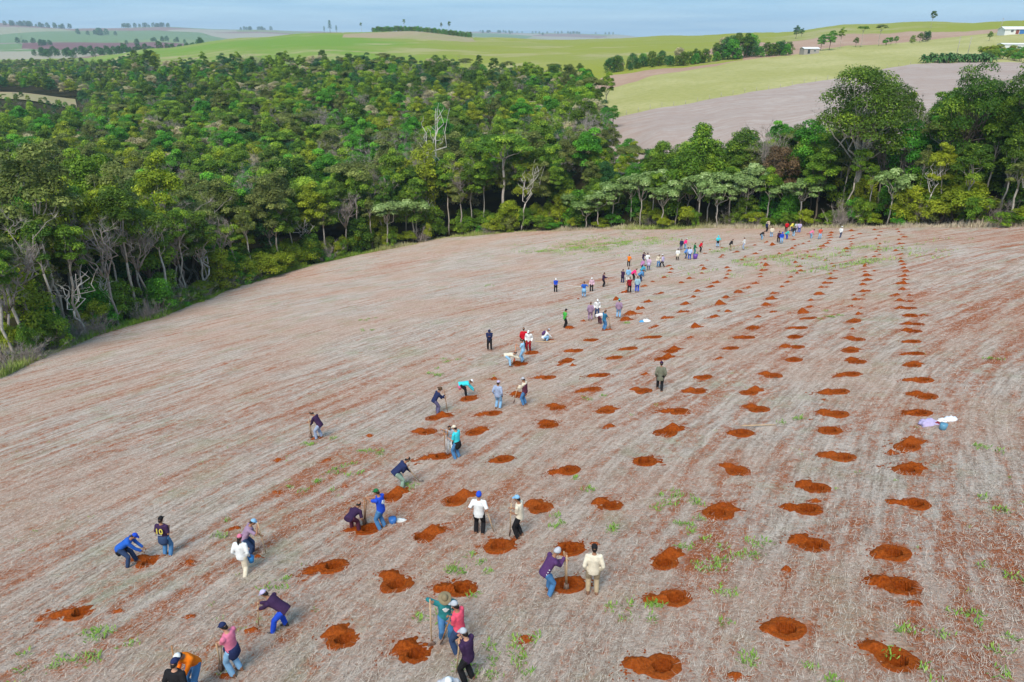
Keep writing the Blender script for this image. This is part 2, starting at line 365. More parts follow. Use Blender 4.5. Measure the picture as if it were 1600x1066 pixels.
M_CROP = crop_material()
M_DRY = land_material('dry_grass_land', (0.33, 0.25, 0.15), (0.27, 0.26, 0.11), (0.35, 0.27, 0.19), 0.012, 0.1)
M_PURPLE = land_material('far_ploughed', (0.17, 0.085, 0.085), (0.20, 0.10, 0.10), (0.15, 0.08, 0.08), 0.003, 0.05)
M_FAR = patchwork_material()
LEAF = {
 'dark': leaf_material('leaf_dark', (0.063, 0.161, 0.012), (0.113, 0.193, 0.014), (0.284, 0.384, 0.029)),
 'mid': leaf_material('leaf_mid', (0.120, 0.261, 0.017), (0.187, 0.307, 0.021), (0.389, 0.508, 0.041)),
 'yellow': leaf_material('leaf_yellow', (0.239, 0.338, 0.014), (0.344, 0.392, 0.023), (0.553, 0.599, 0.046)),
 'green': leaf_material('leaf_green', (0.067, 0.307, 0.021), (0.120, 0.323, 0.023), (0.254, 0.569, 0.046)),
 'pale': leaf_material('leaf_pale', (0.23, 0.36, 0.085), (0.30, 0.42, 0.13), (0.50, 0.60, 0.28)),
 'olive': leaf_material('leaf_olive', (0.155, 0.20, 0.035), (0.20, 0.23, 0.055), (0.33, 0.36, 0.09)),
 'grey': leaf_material('leaf_grey', (0.404, 0.346, 0.179), (0.508, 0.445, 0.254), (0.688, 0.615, 0.347)),
 'blue': leaf_material('leaf_bluegreen', (0.038, 0.146, 0.035), (0.063, 0.184, 0.042), (0.135, 0.323, 0.058)),
 'rust': leaf_material('leaf_rust', (0.17, 0.105, 0.05), (0.20, 0.13, 0.065), (0.30, 0.20, 0.10)),
}
M_BARK = bark_material('pale_bark', (0.34, 0.285, 0.23), (0.62, 0.56, 0.49))
M_BARKD = bark_material('dark_bark', (0.12, 0.085, 0.06), (0.24, 0.19, 0.15))
M_TWIG = bark_material('grey_twigs', (0.26, 0.21, 0.18), (0.42, 0.37, 0.33))
M_DEAD = bark_material('dead_wood', (0.52, 0.46, 0.40), (0.72, 0.67, 0.61))
M_STRAW = blade_material('straw', (0.20, 0.13, 0.09), (0.48, 0.38, 0.30), (0.70, 0.60, 0.50))
M_WEED = blade_material('weed_leaves', (0.10, 0.20, 0.02), (0.17, 0.30, 0.04), (0.30, 0.38, 0.08))
M_TALL = blade_material('tall_grass', (0.20, 0.31, 0.035), (0.36, 0.37, 0.12), (0.55, 0.45, 0.34))

# ------------------------------------------------------------------ the dug pits: surveyed centres (picture x, y, width)
HEAPS = [(1046,416,16),(1049,421,12),(1046,425.5,12),(1038,434,15),(1018,441,13),(1008,448,17),(1032,459,16),(1013.5,472,21),(1003,482,14),(963,468.5,20),(979,457,22),
(1079.5,435,16),(1064,442.5,13),(1092,456.5,18),(1086.5,465.5,19),(1073,476,24),(1068,488,27),(1043.5,497,28),(1096,415,12),(1100,421,16),(1096,427,11),(1103.5,407,9),(1102,395.5,9),(1110,390,9),(1129,386.5,9),
(1120,443,20),(1112,449,20),(1138,467,25),(1124.5,478,30),(1139.5,488,22),(1123,487.7,10),(1118,495.5,27),(1127,402,12),(1129,399,11),(1150,393.5,14),(1159,407,12),(1164,402,8),(1167,386,8),(1179,383,8),
(1138,419,15),(1141,424,15),(1138,429.5,11),(1136,435.5,14),(1153,459,24),(1181,396.5,13),(1190,391,8),(1199,379,12),(1207,383.3,16),(1196.5,406,12),(1197,416.7,19),(1193.5,423,17),(1189,429,10),(1189,433,12),(1181,443.7,16),(1170,450,17),
(1210,459,21),(1206,468,25),(1199,478,27),(1209,488,22),(1186,496,19),(1217,397,9),(1210,403,9),(1223.5,449,15),(1232,441.5,15),(1238,434,14),(1191,412,9),
(1256,381,9),(1265,378,10),(1248.5,383,7),(1242,385.5,9),(1239.5,389,14),(1232,392,9),(1267,401,12),(1256,405,10),(1242.5,411.5,12),(1250,418,20),(1252,424,16),(1245.5,428,11),
(1279,460,24),(1269,469,15),(1267,479.5,20),(1253,489,29),(1257.5,498,32),(1239.5,375,10),(1262,367,9),(1273,391,8),(1262,395,8),(1291,407,12),(1299.5,412,9),(1304,416.5,12),(1305.5,423.5,12),(1299,429,15),(1301,435.5,20),(1293,442,21),(1287.5,449,23),
(1301,365,14),(1298,369,14),(1299,372,12),(1295,377,12),(1293,381,15),(1286,386,16),(1283,388.7,8),(1331,362,16),(1344.5,366,11),(1332.5,369.5,9),(1330,374,15),(1331,378.5,9),(1331,382,8),(1330,385.5,9),(1325,389.5,16),(1323.5,393.5,9),(1311.5,396,8),(1315,401,8),(1353.5,401,8),
(1368,360,12),(1377,363.5,10),(1373,369,10),(1370,374,12),(1375,382,9),(1374.5,387,10),(1374,391,11),(1370,394,12),(1375,398,9),(1368,401,12),(1354,413,11),(1350.5,416.5,12),(1353.5,425,14),(1368,423.5,12),(1354,431,21),(1353.5,438,22),(1350.5,445,21),(1352,454.5,24),(1335.5,460.7,10),(1350.5,460.7,13),(1341.5,467.5,25),(1331,478,15),(1347.5,480,8),(1341,490,15),(1333,500.5,27),
(1402,359,6),(1406,363,10),(1410,366.5,10),(1412,371,15),(1406,375,12),(1408,381.5,17),(1410,386,8),(1411,389.5,8),(1400,392.5,14),(1409,397.7,14),(1409,404,11),(1410.5,409,18),(1412,413,14),(1414,418.5,16),(1416.5,424.5,20),(1413,432,22),(1413.5,436.7,14),(1411,443,26),(1413.5,452,20),(1401.5,460,20),(1423,461,13),(1406,468.5,18),(1422.5,469.5,13),(1413,480,25),(1421,491.7,19),(1443.5,491.5,16),(1422.5,505,28),
(888.5,513.8,25),(912,502,15),(953,515,12),(977.5,500,31),(990,490.7,36),(998,483,18),(1025.5,510.4,20),(1015,528,28),(923,531.5,28),(862,531,16),(893,548.5,30),(830,551,20),(976,546.6,21),(959,560,25),(1085.5,512,26),(1079,528.5,16),(1052.6,548.5,22),(1041.4,560.7,28),(884,563.5,20),(875,570,12),(894,571.4,9),(848,589,24),(932.6,587.5,25),(915.7,609.5,25),(1009,587,20),(996,610.4,38),(1096,590.7,35),(1082.7,610.8,42),(867,636,37),(945.7,640.4,38),(1049,641.4,46),(855.6,664,28),(950.4,667.6,27),(1049,672.3,56),
(1174,512,21),(1240.7,512.8,27),(1159,528,22),(1240,527.5,27),(1140,545.6,21),(1233,544,39),(1126,561.6,21),(1238,564,32),(1198.5,586.5,31),(1317.6,587.3,39),(1178,612,31),(1300,613,32),(1177,636,31),(1295,645,32),(1156,674,45),(1295,672,37),(1333.6,515,18),(1331,530,27),(1326,548,38),(1335,565,31),
(1422,516,25),(1422,534,37),(1418,554.5,25),(1424,570.6,32),(1429.5,595.4,29),(1436,618,36),(1433,646,42),(876,739.5,42),(1004.6,719.7,40),(838.5,791,38),(944.5,786.5,40),(1303,711.3,46),(1141,729,50),(1265,757,40),(1275,780,22),(1123,794,68),(1244,793,46),(1424,694,50),(1392,709,16),(1420,730,44),(1410.6,786,60),
(1259,842.5,50),(1390,861,72),(1229,893,36),(1386,910,66),(1427.5,945.6,38),(1047,872.5,55),(1034,938,58),(1221,981,55),(1375,1019,85),(1010,1043,75),(1156,1064,50),
(612,907.5,78),(704,923,48),(642,1015,65),(817,1005,38),(888,858.6,48),(928,854,20),(885,914.7,46),(778.5,853,48),(676,717,33),(782.4,721,48),(722,780.5,60),(620,775,36),(559.6,829.4,36),(673,836.6,60),(502,890,48),(532,993,78),(437.4,721.6,22),(510.7,722.4,21),(436,773,30),(541,764.7,12),
(397,988,42),(224,876.5,42),(292,883.6,35),(369.5,829,30),(405,875,25),(109,958,42),(188,957,30),(300,965.5,25),(355,1058,14),(496,686,20),(574,684,25),(659,676,26),(687.5,652,32),(731,622,24),(774,592,20),(760,647.5,34),(746,675,38),(809,616,25),(811,567.5,25),(903,468,8),(948,516,14)]
HEAPS = HEAPS[:298]
hp = []
for x, y, wd in HEAPS:
    P = at_field(x, y); d = math.sqrt(P[0] ** 2 + P[1] ** 2 + (P[2] - CZ) ** 2); zc = P[1] * CP - (P[2] - CZ) * SP
    hp.append((P, wd * zc / 1100.))
NEAR_PIT = 46.0

# ------------------------------------------------------------------ the field itself (a sheet with furrow relief, cut open at the near pits)
def relief(x, y):
    rr = np.hypot(x - CC[0], y - CC[1]) + 4 * vnoise(x / 50, y / 50, 2)
    return 0.022 * vnoise(rr / 0.45, np.arctan2(x - CC[0], y - CC[1]) * 12, 1) + 0.03 * vnoise(x / 1.1, y / 1.1, 4) + 0.012 * vnoise(x / 0.3, y / 0.3, 6) + 0.10 * vnoise(x / 9, y / 9, 8)
yl = [5.0]
while yl[-1] < 186: yl.append(yl[-1] + (0.125 if yl[-1] < NEAR_PIT + 1 else min(1.0, 0.15 + (yl[-1] - NEAR_PIT - 1) * 0.014)))
yl = np.array(yl); xl = np.arange(-62, 96, 0.2)
# coarser columns far from the camera axis
xl = np.concatenate([np.arange(-64, -16, 0.5), np.arange(-16, 30, 0.125), np.arange(30, 110, 0.5)])
GX, GY = np.meshgrid(xl, yl); GZ = plane(GX, GY) + relief(GX, GY)
nx, ny = len(xl), len(yl)
cx = (GX[:-1, :-1] + GX[1:, 1:]) / 2; cy = (GY[:-1, :-1] + GY[1:, 1:]) / 2
keep = cy < edge_y(cx / cy) + 1.2
keep &= np.abs(cx) < 12 + cy * 0.95
hole_c = []
class V: pass
PATCH = []           # filled below: (location, scale, yaw, variant, pit centre in world or None)
def basis(yaw):
    n = Vector((-0.1111, 0.1983, 1)).normalized(); x = Vector((math.cos(yaw), math.sin(yaw), 0)); x = (x - n * x.dot(n)).normalized(); y = n.cross(x)
    return Matrix((x, y, n)).transposed()
NV = 9
PITS = [(0.36, -0.18), (0.04, -0.12), (-0.32, -0.20), (0.44, -0.08), (0.28, -0.32), (0.12, -0.34), (0.10, -0.06), (-0.12, -0.30), (0.40, -0.02)]
prng = random.Random(3)
for P, wm in hp:
    near = P[1] < NEAR_PIT and wm > 0.80
    var = prng.randrange(NV); yaw = prng.uniform(-0.35, 0.35) 
    sc = max(0.35, wm / 1.52)
    if near: sc = min(1.18, max(0.88, sc))
    M3 = basis(yaw); loc = Vector((P[0], P[1], float(plane(P[0], P[1]) + 0.10 * vnoise(P[0] / 9, P[1] / 9, 8))))
    pit = None
    if near:
        pit = loc + M3 @ Vector((PITS[var][0] * sc, PITS[var][1] * sc, 0)); rad = 0.26 * sc
        dd = np.hypot(cx - pit.x, cy - pit.y); keep &= ~(dd < rad + 0.09)
    PATCH.append((loc, sc, yaw, var, near))
idx = np.arange(nx * ny).reshape(ny, nx)
q = np.stack([idx[:-1, :-1], idx[:-1, 1:], idx[1:, 1:], idx[1:, :-1]], -1)[keep]
used = np.zeros(nx * ny, bool); used[q.ravel()] = True; remap = np.cumsum(used) - 1
fv = np.stack([GX, GY, GZ], -1).reshape(-1, 3)[used]
fo = obj('stubble_field', mesh('stubble_field', fv, remap[q], M_FIELD, True)); tag(fo, kind='structure')

# ------------------------------------------------------------------ land beyond the field, one sheet cut into its fields
FOREST_END = {-300: 900, 0: 900, 130: 860, 180: 640, 250: 500, 400: 455, 500: 440, 640: 420, 760: 395, 860: 365, 905: 300, 925: 240, 940: 200, 952: 172, 970: 160, 985: 155, 1010: 146, 1060: 138, 1200: 130, 1330: 128, 1430: 126, 1600: 122, 1900: 120}
FE_A = np.array([col_a(k) for k in FOREST_END]); FE_Y = np.array(list(FOREST_END.values()), float)
def forest_end(a): return np.interp(a, FE_A, FE_Y)
def land_strips():
    """the land beyond the field as strips that share their borders: each strip runs between two border curves given per bearing"""
    ag = np.arange(-1.15, 1.1501, 0.0034); px = ag * 1.075 * 1100 + 800
    def B(*pts): k = sorted(pts); return np.interp(px, [q[0] for q in k], [q[1] for q in k])
    w = lambda sc, amp, sd_: 1 + amp * vnoise(px / sc, px * 0 + 0.5, sd_)
    e0 = edge_y(ag) - 2.5; fe = np.maximum(forest_end(ag) * w(18, .02, 11), e0 + 8)
    b1 = np.maximum(fe, B((-400, 0), (930, 0), (931, 207), (945, 214), (1200, 240), (1440, 300), (2000, 305)) * w(40, .004, 3))
    b2 = np.maximum(b1, B((-400, 0), (924, 0), (925, 300), (958, 312), (1080, 348), (1160, 372), (1250, 398), (1400, 445), (1480, 470), (1600, 440), (2000, 440)) * w(60, .004, 4))
    b3 = np.maximum(b2, B((-400, 0), (924, 0), (925, 345), (958, 372), (1100, 373), (1160, 374), (1161, 0), (2000, 0)))
    lo = np.maximum(b3, B((-400, 560), (560, 560), (790, 560), (925, 400), (1085, 400), (1100, 460), (1160, 395), (1161, 0), (2000, 0)) + 0 * px)
    d1 = np.maximum(lo, B((-400, 0), (800, 0), (1090, 0), (1100, 470), (1130, 640), (1200, 560), (1320, 610), (1420, 600), (1500, 540), (2000, 540)) * w(30, .02, 5))
    mid = np.maximum(d1, B((-400, 850), (1000, 850), (1100, 760), (2000, 760)))
    d2 = np.maximum(mid, B((-400, 0), (515, 0), (540, 930), (640, 985), (740, 960), (770, 0), (2000, 0)) * w(30, .01, 6))
    top = np.maximum(d2, B((-400, 1060), (140, 1080), (170, 1200), (470, 1250), (480, 1400), (2000, 1400)))
    f1 = np.maximum(top, B((-400, 1500), (2000, 1500)) + np.minimum((px - 180) ** 2 * .01, 200)); pu = np.maximum(f1, np.where((px > 40) & (px < 330), 2150 * w(90, .03, 8), 0)); end = px * 0 + 9500
    borders = [e0, fe, b1, b2, b3, lo, d1, mid, d2, top, f1, pu, end]
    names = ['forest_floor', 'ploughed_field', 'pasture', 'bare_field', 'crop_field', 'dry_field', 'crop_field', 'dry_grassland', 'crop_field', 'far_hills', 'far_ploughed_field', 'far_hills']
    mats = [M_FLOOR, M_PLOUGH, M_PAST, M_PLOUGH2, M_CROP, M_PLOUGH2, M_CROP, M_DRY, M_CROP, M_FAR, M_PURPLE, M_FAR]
    for k, (nm, mt) in enumerate(zip(names, mats)):
        a0, a1 = borders[k], borders[k + 1]; ok = (a1 - a0) > 0.5
        if not ok.any(): continue
        n = int(np.clip(np.log(a1[ok] / a0[ok]).max() / 0.022, 3, 220)); t = np.linspace(0, 1, n + 1)[:, None]
        Y2 = a0[None] * (a1 / a0)[None] ** t; X2 = ag[None] * Y2; ins = Y2 - edge_y(ag)[None]
        Z2 = ground(X2, Y2) - 0.13 * (1 - sstep(2, 6, ins)) + 0.25 * vnoise(X2 / 6, Y2 / 6, 9) * sstep(4, 15, ins)
        ids = np.arange(Y2.size).reshape(Y2.shape); Q = np.stack([ids[:-1, :-1], ids[:-1, 1:], ids[1:, 1:], ids[1:, :-1]], -1)[:, ok[:-1] | ok[1:]].reshape(-1, 4)
        us = np.zeros(Y2.size, bool); us[Q.ravel()] = True; rm = np.cumsum(us) - 1
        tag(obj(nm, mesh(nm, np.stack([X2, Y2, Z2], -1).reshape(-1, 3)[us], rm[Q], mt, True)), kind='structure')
land_strips()
# the small clearing far off in the forest
ca_, cy_ = np.meshgrid(np.linspace(col_a(-260), col_a(104), 60), np.linspace(400, 450, 24)); cv = np.stack([ca_ * cy_, cy_, ground(ca_ * cy_, cy_) + 0.6], -1).reshape(-1, 3)
ids = np.arange(60 * 24).reshape(24, 60); tag(obj('forest_clearing', mesh('forest_clearing', cv, np.stack([ids[:-1, :-1], ids[:-1, 1:], ids[1:, 1:], ids[1:, :-1]], -1).reshape(-1, 4), M_DRY, True)), kind='structure')

# ------------------------------------------------------------------ dug pits: a heap of red soil beside (or around) each hole
def heap_mesh(var, pit):
    r = np.random.default_rng(100 + var); n = 0.038
    gx = np.arange(-1.15, 1.151, n); gy = np.arange(-0.80, 0.801, n); X, Y = np.meshgrid(gx, gy)
    px, py = PITS[var]
    h = np.full(X.shape, -0.07)
    # main cone thrown to the far side of the pit, then loose spill around it
    mx_, my_ = -0.75 * px + r.uniform(-.12, .12), -0.45 * py + r.uniform(0.0, .10)
    h += (0.15 + 0.05 * r.random()) * (1 if pit else 1.25) * np.exp(-(((X - mx_) / (0.36 + .10 * r.random())) ** 2 + ((Y - my_) / (0.25 + .06 * r.random())) ** 2))
    for _ in range(4):
        q = r.uniform(-0.48, 0.48); h += 0.085 * np.exp(-(((X - q) / 0.22) ** 2 + ((Y - r.uniform(-.25, .22)) / 0.13) ** 2))
    h += 0.055 * vnoise(X / 0.26 + var * 9, Y / 0.20, var) + 0.030 * vnoise(X / 0.085, Y / 0.085 + var * 5, var + 30) + 0.012 * vnoise(X / 0.05, Y / 0.05, var + 60)
    if pit:
        d = np.hypot(X - px, (Y - py) * 1.02) + 0.02 * vnoise(X / 0.12, Y / 0.12, var + 90)
        collar = 0.020 * vnoise(X / 0.1, Y / 0.1, 5) + 0.032; w_ = 1 - sstep(0.47, 0.60, d); h = h * (1 - w_) + np.maximum(h * 0.75, collar) * w_
        h = np.where(d < 0.265, -1.05 * (1 - sstep(0.215, 0.265, d)) + h * sstep(0.215, 0.265, d), h)
    else:
        d = np.hypot(X - px, Y - py); h = h - 0.05 * (1 - sstep(0.08, 0.2, d)) * (h > 0.06)
    h = h - 0.045 * np.maximum(0, vnoise(X / 0.33 + var * 3, Y / 0.26 + 7, var + 44)) * (h < 0.09) * (1 if not pit else sstep(0.45, 0.65, d))
    hm = np.maximum.reduce([h[:-1, :-1], h[1:, :-1], h[:-1, 1:], h[1:, 1:]]); k = hm > -0.035
    if pit: dm = np.hypot((X[:-1, :-1] + X[1:, 1:]) / 2 - px, (Y[:-1, :-1] + Y[1:, 1:]) / 2 - py); k |= dm < 0.50
    ids = np.arange(X.size).reshape(X.shape); q = np.stack([ids[:-1, :-1], ids[:-1, 1:], ids[1:, 1:], ids[1:, :-1]], -1)[k]
    us = np.zeros(X.size, bool); us[q.ravel()] = True; rm = np.cumsum(us) - 1
    V_ = np.stack([X, Y, h], -1).reshape(-1, 3)[us]; F_ = rm[q]; cl = []; oc = np.array([(1, 0, 0), (0, 1, 0), (-1, 0, 0), (0, -1, 0), (0, 0, 1), (0, 0, -1)], float)
    of = np.array([(0, 1, 4, 4), (1, 2, 4, 4), (2, 3, 4, 4), (3, 0, 4, 4)])
    tri = []                                  # loose clods thrown round the heap
    for c_ in range(60):
        a = r.uniform(0, 6.3); dd_ = r.uniform(.45, 1.05); p = np.array((mx_ * .5 + math.cos(a) * dd_ * .95, my_ * .5 + math.sin(a) * dd_ * .62, .012)); sz_ = r.uniform(.016, .055) * (1.25 - dd_ * .6)
        if pit and np.hypot(p[0] - px, p[1] - py) < .33: continue
        cl.append(oc[:5] * np.array((sz_, sz_ * r.uniform(.6, 1.2), sz_ * .75)) + p)
    base_n = len(V_); cv_ = np.concatenate(cl); k4 = len(cl)
    me = bpy.data.meshes.new('soil_heap'); me.from_pydata(np.concatenate([V_, cv_]).tolist(), [], F_.tolist() + [tuple(int(base_n + 5 * c_ + i_) for i_ in (f_[0], f_[1], 4)) for c_ in range(k4) for f_ in of]); me.update(); me.materials.append(M_SOIL)
    sm_ = np.r_[np.ones(len(F_), bool), np.zeros(4 * k4, bool)]
    if pit: sm_[:len(F_)] = ~(dm[k] < 0.30)
    me.polygons.foreach_set('use_smooth', sm_); return me
    if pit: me.polygons.foreach_set('use_smooth', ~(dm[k] < 0.30))
    return me
HM = {(v, p): heap_mesh(v, p) for v in range(NV) for p in (False, True)}
def ordinal(n): return str(n) + ('th' if 10 <= n % 100 <= 20 else {1: 'st', 2: 'nd', 3: 'rd'}.get(n % 10, 'th'))
RD = at_field(1409, 404)[:2] - at_field(1424, 694)[:2]; RD = RD / np.linalg.norm(RD); RN = np.array((-RD[1], RD[0])); R0 = at_field(1424, 694)[:2]
offs = [float((np.array((p[0].x, p[0].y)) - R0) @ RN) for p in PATCH]; rown = [max(1, int(round(q / 3.0)) + 1) for q in offs]; along = [float((np.array((p[0].x, p[0].y)) - R0) @ RD) for p in PATCH]
rank = {}
for rw in set(rown):
    for n_, i_ in enumerate(sorted((i for i in range(len(PATCH)) if rown[i] == rw), key=lambda i: -along[i])): rank[i_] = n_ + 1
for ip, (loc, sc, yaw, var, near) in enumerate(PATCH):
    o = obj('planting_hole', HM[(var, near)])
    o.matrix_world = Matrix.Translation(loc) @ basis(yaw).to_4x4() @ Matrix.Diagonal((sc, sc, sc if near else min(1.3, sc * 1.15), 1))
    tag(o, ('open planting hole' if near else 'red soil mound' if sc > .7 else 'small soil scatter') + ', %s from the forest in %s row from the dropped clothes' % (ordinal(rank[ip]), ordinal(rown[ip])), 'planting hole' if near else 'soil mound', 'rows of planting holes in red soil')

# ------------------------------------------------------------------ straw lying on the near field, weeds
def in_field(x, y): return (y < edge_y(x / y) - 0.3)
def flat_blades(n, ymin, ymax, seed):
    r = np.random.default_rng(seed)
    y = ymin * (ymax / ymin) ** r.random(n); a = r.uniform(-0.98, 0.98, n); x = a * y
    ok = in_field(x, y)
    for loc, sc, yaw, var, near in PATCH:
        if near: ok &= np.hypot(x - loc.x - .12 * sc, (y - loc.y + .1)) > 0.74 * sc * (1 + 0.25 * vnoise(x * 3, y * 3, 3))
    x, y = x[ok], y[ok]; n = len(x)
    tang = np.arctan2(-(x - CC[0]), (y - CC[1])); ang = np.where(r.random(n) < 0.45, np.arctan2((CC[0] - x), (y - CC[1])) , 0)
    # unit tangent of the sowing circles
    tx, ty = (y - CC[1]), -(x - CC[0]); ln = np.hypot(tx, ty); base = np.arctan2(ty / ln, tx / ln)
    ang = base + np.where(r.random(n) < 0.5, r.normal(0, 0.35, n), r.uniform(-math.pi, math.pi, n))
    L = r.uniform(0.06, 0.22, n) * (1 + y / 60); W = r.uniform(0.0035, 0.008, n) * (1 + y / 28)
    z = plane(x, y) + relief(x, y) + r.uniform(0.012, 0.05, n); up = r.normal(0, 0.22, n)
    t = np.stack([np.cos(ang), np.sin(ang), np.zeros(n)], 1); t[:, 2] = -0.1983 * t[:, 1] + 0.1111 * t[:, 0] + np.abs(up)
    b = np.stack([-np.sin(ang), np.cos(ang), 0.0 * ang], 1); c = np.stack([x, y, z], 1)
    v = np.stack([c - b * W[:, None] / 2, c + b * W[:, None] / 2, c + t * L[:, None]], 1).reshape(-1, 3)
    return v, np.arange(3 * n).reshape(-1, 3), np.repeat(np.clip(r.normal(0.52, 0.30, n), 0, 1), 3)
v, f, ti = flat_blades(170000, 8.0, 60.0, 21)
tag(obj('straw', mesh('straw', v, f, M_STRAW, attrs={'tint': ti})), 'pale broken straw strewn over the harvested field', 'straw', kind='stuff')

def blades(cx, cy, n, hgt, wid, spread, r, lean=0.5):
    """upright blade triangles round a centre"""
    x = cx + r.normal(0, spread, n); y = cy + r.normal(0, spread, n); return x, y
WEEDS = [(1085,803,.45),(1060,830,.5),(1045,788,.3),(1052,775,.3),(1165,858,.35),(1130,890,.4),(1135,945,.35),(1108,848,.3),(1010,955,.6),(985,950,.4),(1515,1000,.6),(1520,970,.3),(1545,800,.3),(1440,1035,.35),(1285,1050,.3),(1180,1030,.25),(770,1050,.5),(785,1030,.4),(745,1060,.4),(805,1000,.25),(690,960,.3),(430,920,.3),(75,1040,.8),(60,1060,.7),(145,995,.5),(130,1005,.4),(545,735,1.0),(560,720,.8),(530,745,1.0),(570,500,.8),(575,517,.5),(764,447,.5),(695,565,.5),(675,580,.6),(690,588,.4),(1542,560,.4),(740,890,.5),(720,905,.5),(640,760,.4),(1090,790,.3),(1095,880,.3),(960,830,.3),(880,815,.25),(1300,492,.7),(1310,494,.6),(1175,840,.3),(905,760,.3),(1240,655,.25),(470,705,.6),(350,835,.3),(925,620,.3),(1580,905,.4),(1450,1000,.3),(980,505,.3),(1530,700,.3)]
r = np.random.default_rng(5); vs, ti = [], []
def add_weed(x, y, n, sp, h, tone):
    xs = x + r.normal(0, sp, n); ys = y + r.normal(0, sp, n); ok = in_field(xs, np.maximum(ys, 5)); xs, ys = xs[ok], ys[ok]; m = len(xs)
    zs = plane(xs, ys) + relief(xs, ys); a = r.uniform(0, 2 * math.pi, m); L = h * r.uniform(0.5, 1.2, m); el = r.uniform(0.25, 1.1, m); W = L * r.uniform(0.16, 0.3, m)
    t = np.stack([np.cos(a) * np.cos(el), np.sin(a) * np.cos(el), np.sin(el)], 1); b = np.stack([-np.sin(a), np.cos(a), 0 * a], 1); c = np.stack([xs, ys, zs], 1)
    mid = c + t * L[:, None] * .5; vs.append(np.stack([c, mid - b * W[:, None] / 2, c + t * L[:, None], mid + b * W[:, None] / 2], 1).reshape(-1, 3)); ti.append(np.repeat(np.clip(r.normal(tone, 0.2, m), 0, 1), 4))
for px, py, sp in WEEDS:
    P = at_field(px, py)
    for _ in range(2 + int(sp * 4)): add_weed(P[0] + r.normal(0, sp * .8), P[1] + r.normal(0, sp * 1.1), 26, 0.10, 0.16, 0.4)
for _ in range(240):                                    # loose green sprouts, thicker in the nearest ground
    y = 9 * (70 / 9) ** r.random(); x = r.uniform(-.9, .9) * y
    if vnoise(x / 7, y / 7, 13) > -0.1: add_weed(x, y, 9, 0.07, 0.10, 0.45)
for px, py, sx, sy, n in [(920, 384, 5.5, 6, 7000), (1000, 380, 5, 4, 3000), (1288, 396, 6, 2.2, 3200), (1115, 393, 2.0, 1.2, 900), (1350, 408, 4, 2, 1500), (870, 391, 2.2, 1.5, 1500), (1125, 422, 4, 1, 500), (1240, 423, 5, 1.0, 500)]:
    P = at_field(px, py); xs = P[0] + r.normal(0, sx, n); ys = P[1] + r.normal(0, sy, n)
    ok = vnoise(xs / 1.6, ys / 1.6, 3) + r.normal(0, .3, n) > 0.0
    for x, y in zip(xs[ok][::14], ys[ok][::14]): add_weed(x, y, 14, 0.45, 0.30, 0.62)
v = np.concatenate(vs); ti = np.concatenate(ti)
tag(obj('weeds', mesh('weeds', v, np.arange(len(v)).reshape(-1, 4), M_WEED, attrs={'tint': ti})), 'low bright green weeds sprouting in patches of the stubble', 'weeds', kind='stuff')

# tall grass along the forest edge
r = np.random.default_rng(17); seg = np.diff(EDGE, axis=0); sl = np.hypot(seg[:, 0], seg[:, 1]); cum = np.r_[0, np.cumsum(sl)]
n = 62000; d = r.uniform(cum[1], cum[-2], n); i = np.clip(np.searchsorted(cum, d) - 1, 0, len(seg) - 1); tt = (d - cum[i]) / sl[i]
p = EDGE[i] + seg[i] * tt[:, None]; nrm = np.stack([-seg[i][:, 1], seg[i][:, 0]], 1) / sl[i][:, None]
off = np.abs(r.normal(0, 1.9, n)) - 0.3 - 0.9 * np.maximum(0, vnoise(d / 5, d * 0, 1)) * (r.random(n) < .5)
p = p + nrm * off[:, None]; x, y = p[:, 0], p[:, 1]; zs = np.minimum(ground(x, y), plane(x, y) + 2) - 0.05
hh = (0.35 + 0.75 * r.random(n) ** 1.5) * (0.75 + 0.6 * vnoise(d / 4, d * 0, 2)).clip(.3); a = r.uniform(0, 2 * math.pi, n); el = r.uniform(0.75, 1.45, n); W = r.uniform(0.02, 0.05, n)
t = np.stack([np.cos(a) * np.cos(el), np.sin(a) * np.cos(el), np.sin(el)], 1); b = np.stack([-np.sin(a), np.cos(a), 0 * a], 1); c = np.stack([x, y, zs], 1)
v = np.stack([c - b * W[:, None], c + b * W[:, None], c + t * hh[:, None]], 1).reshape(-1, 3)
dryness = np.clip(0.45 - 0.30 * (x < -18) + 0.55 * vnoise(d / 14, d * 0, 7) + 0.3 * (x > 5) + r.normal(0, 0.14, n), 0, 1)
tag(obj('tall_grass', mesh('tall_grass', v, np.arange(3 * n).reshape(-1, 3), M_TALL, attrs={'tint': np.repeat(dryness, 3)})), 'ragged strip of dry and green tall grass along the forest edge', 'grass', kind='stuff')

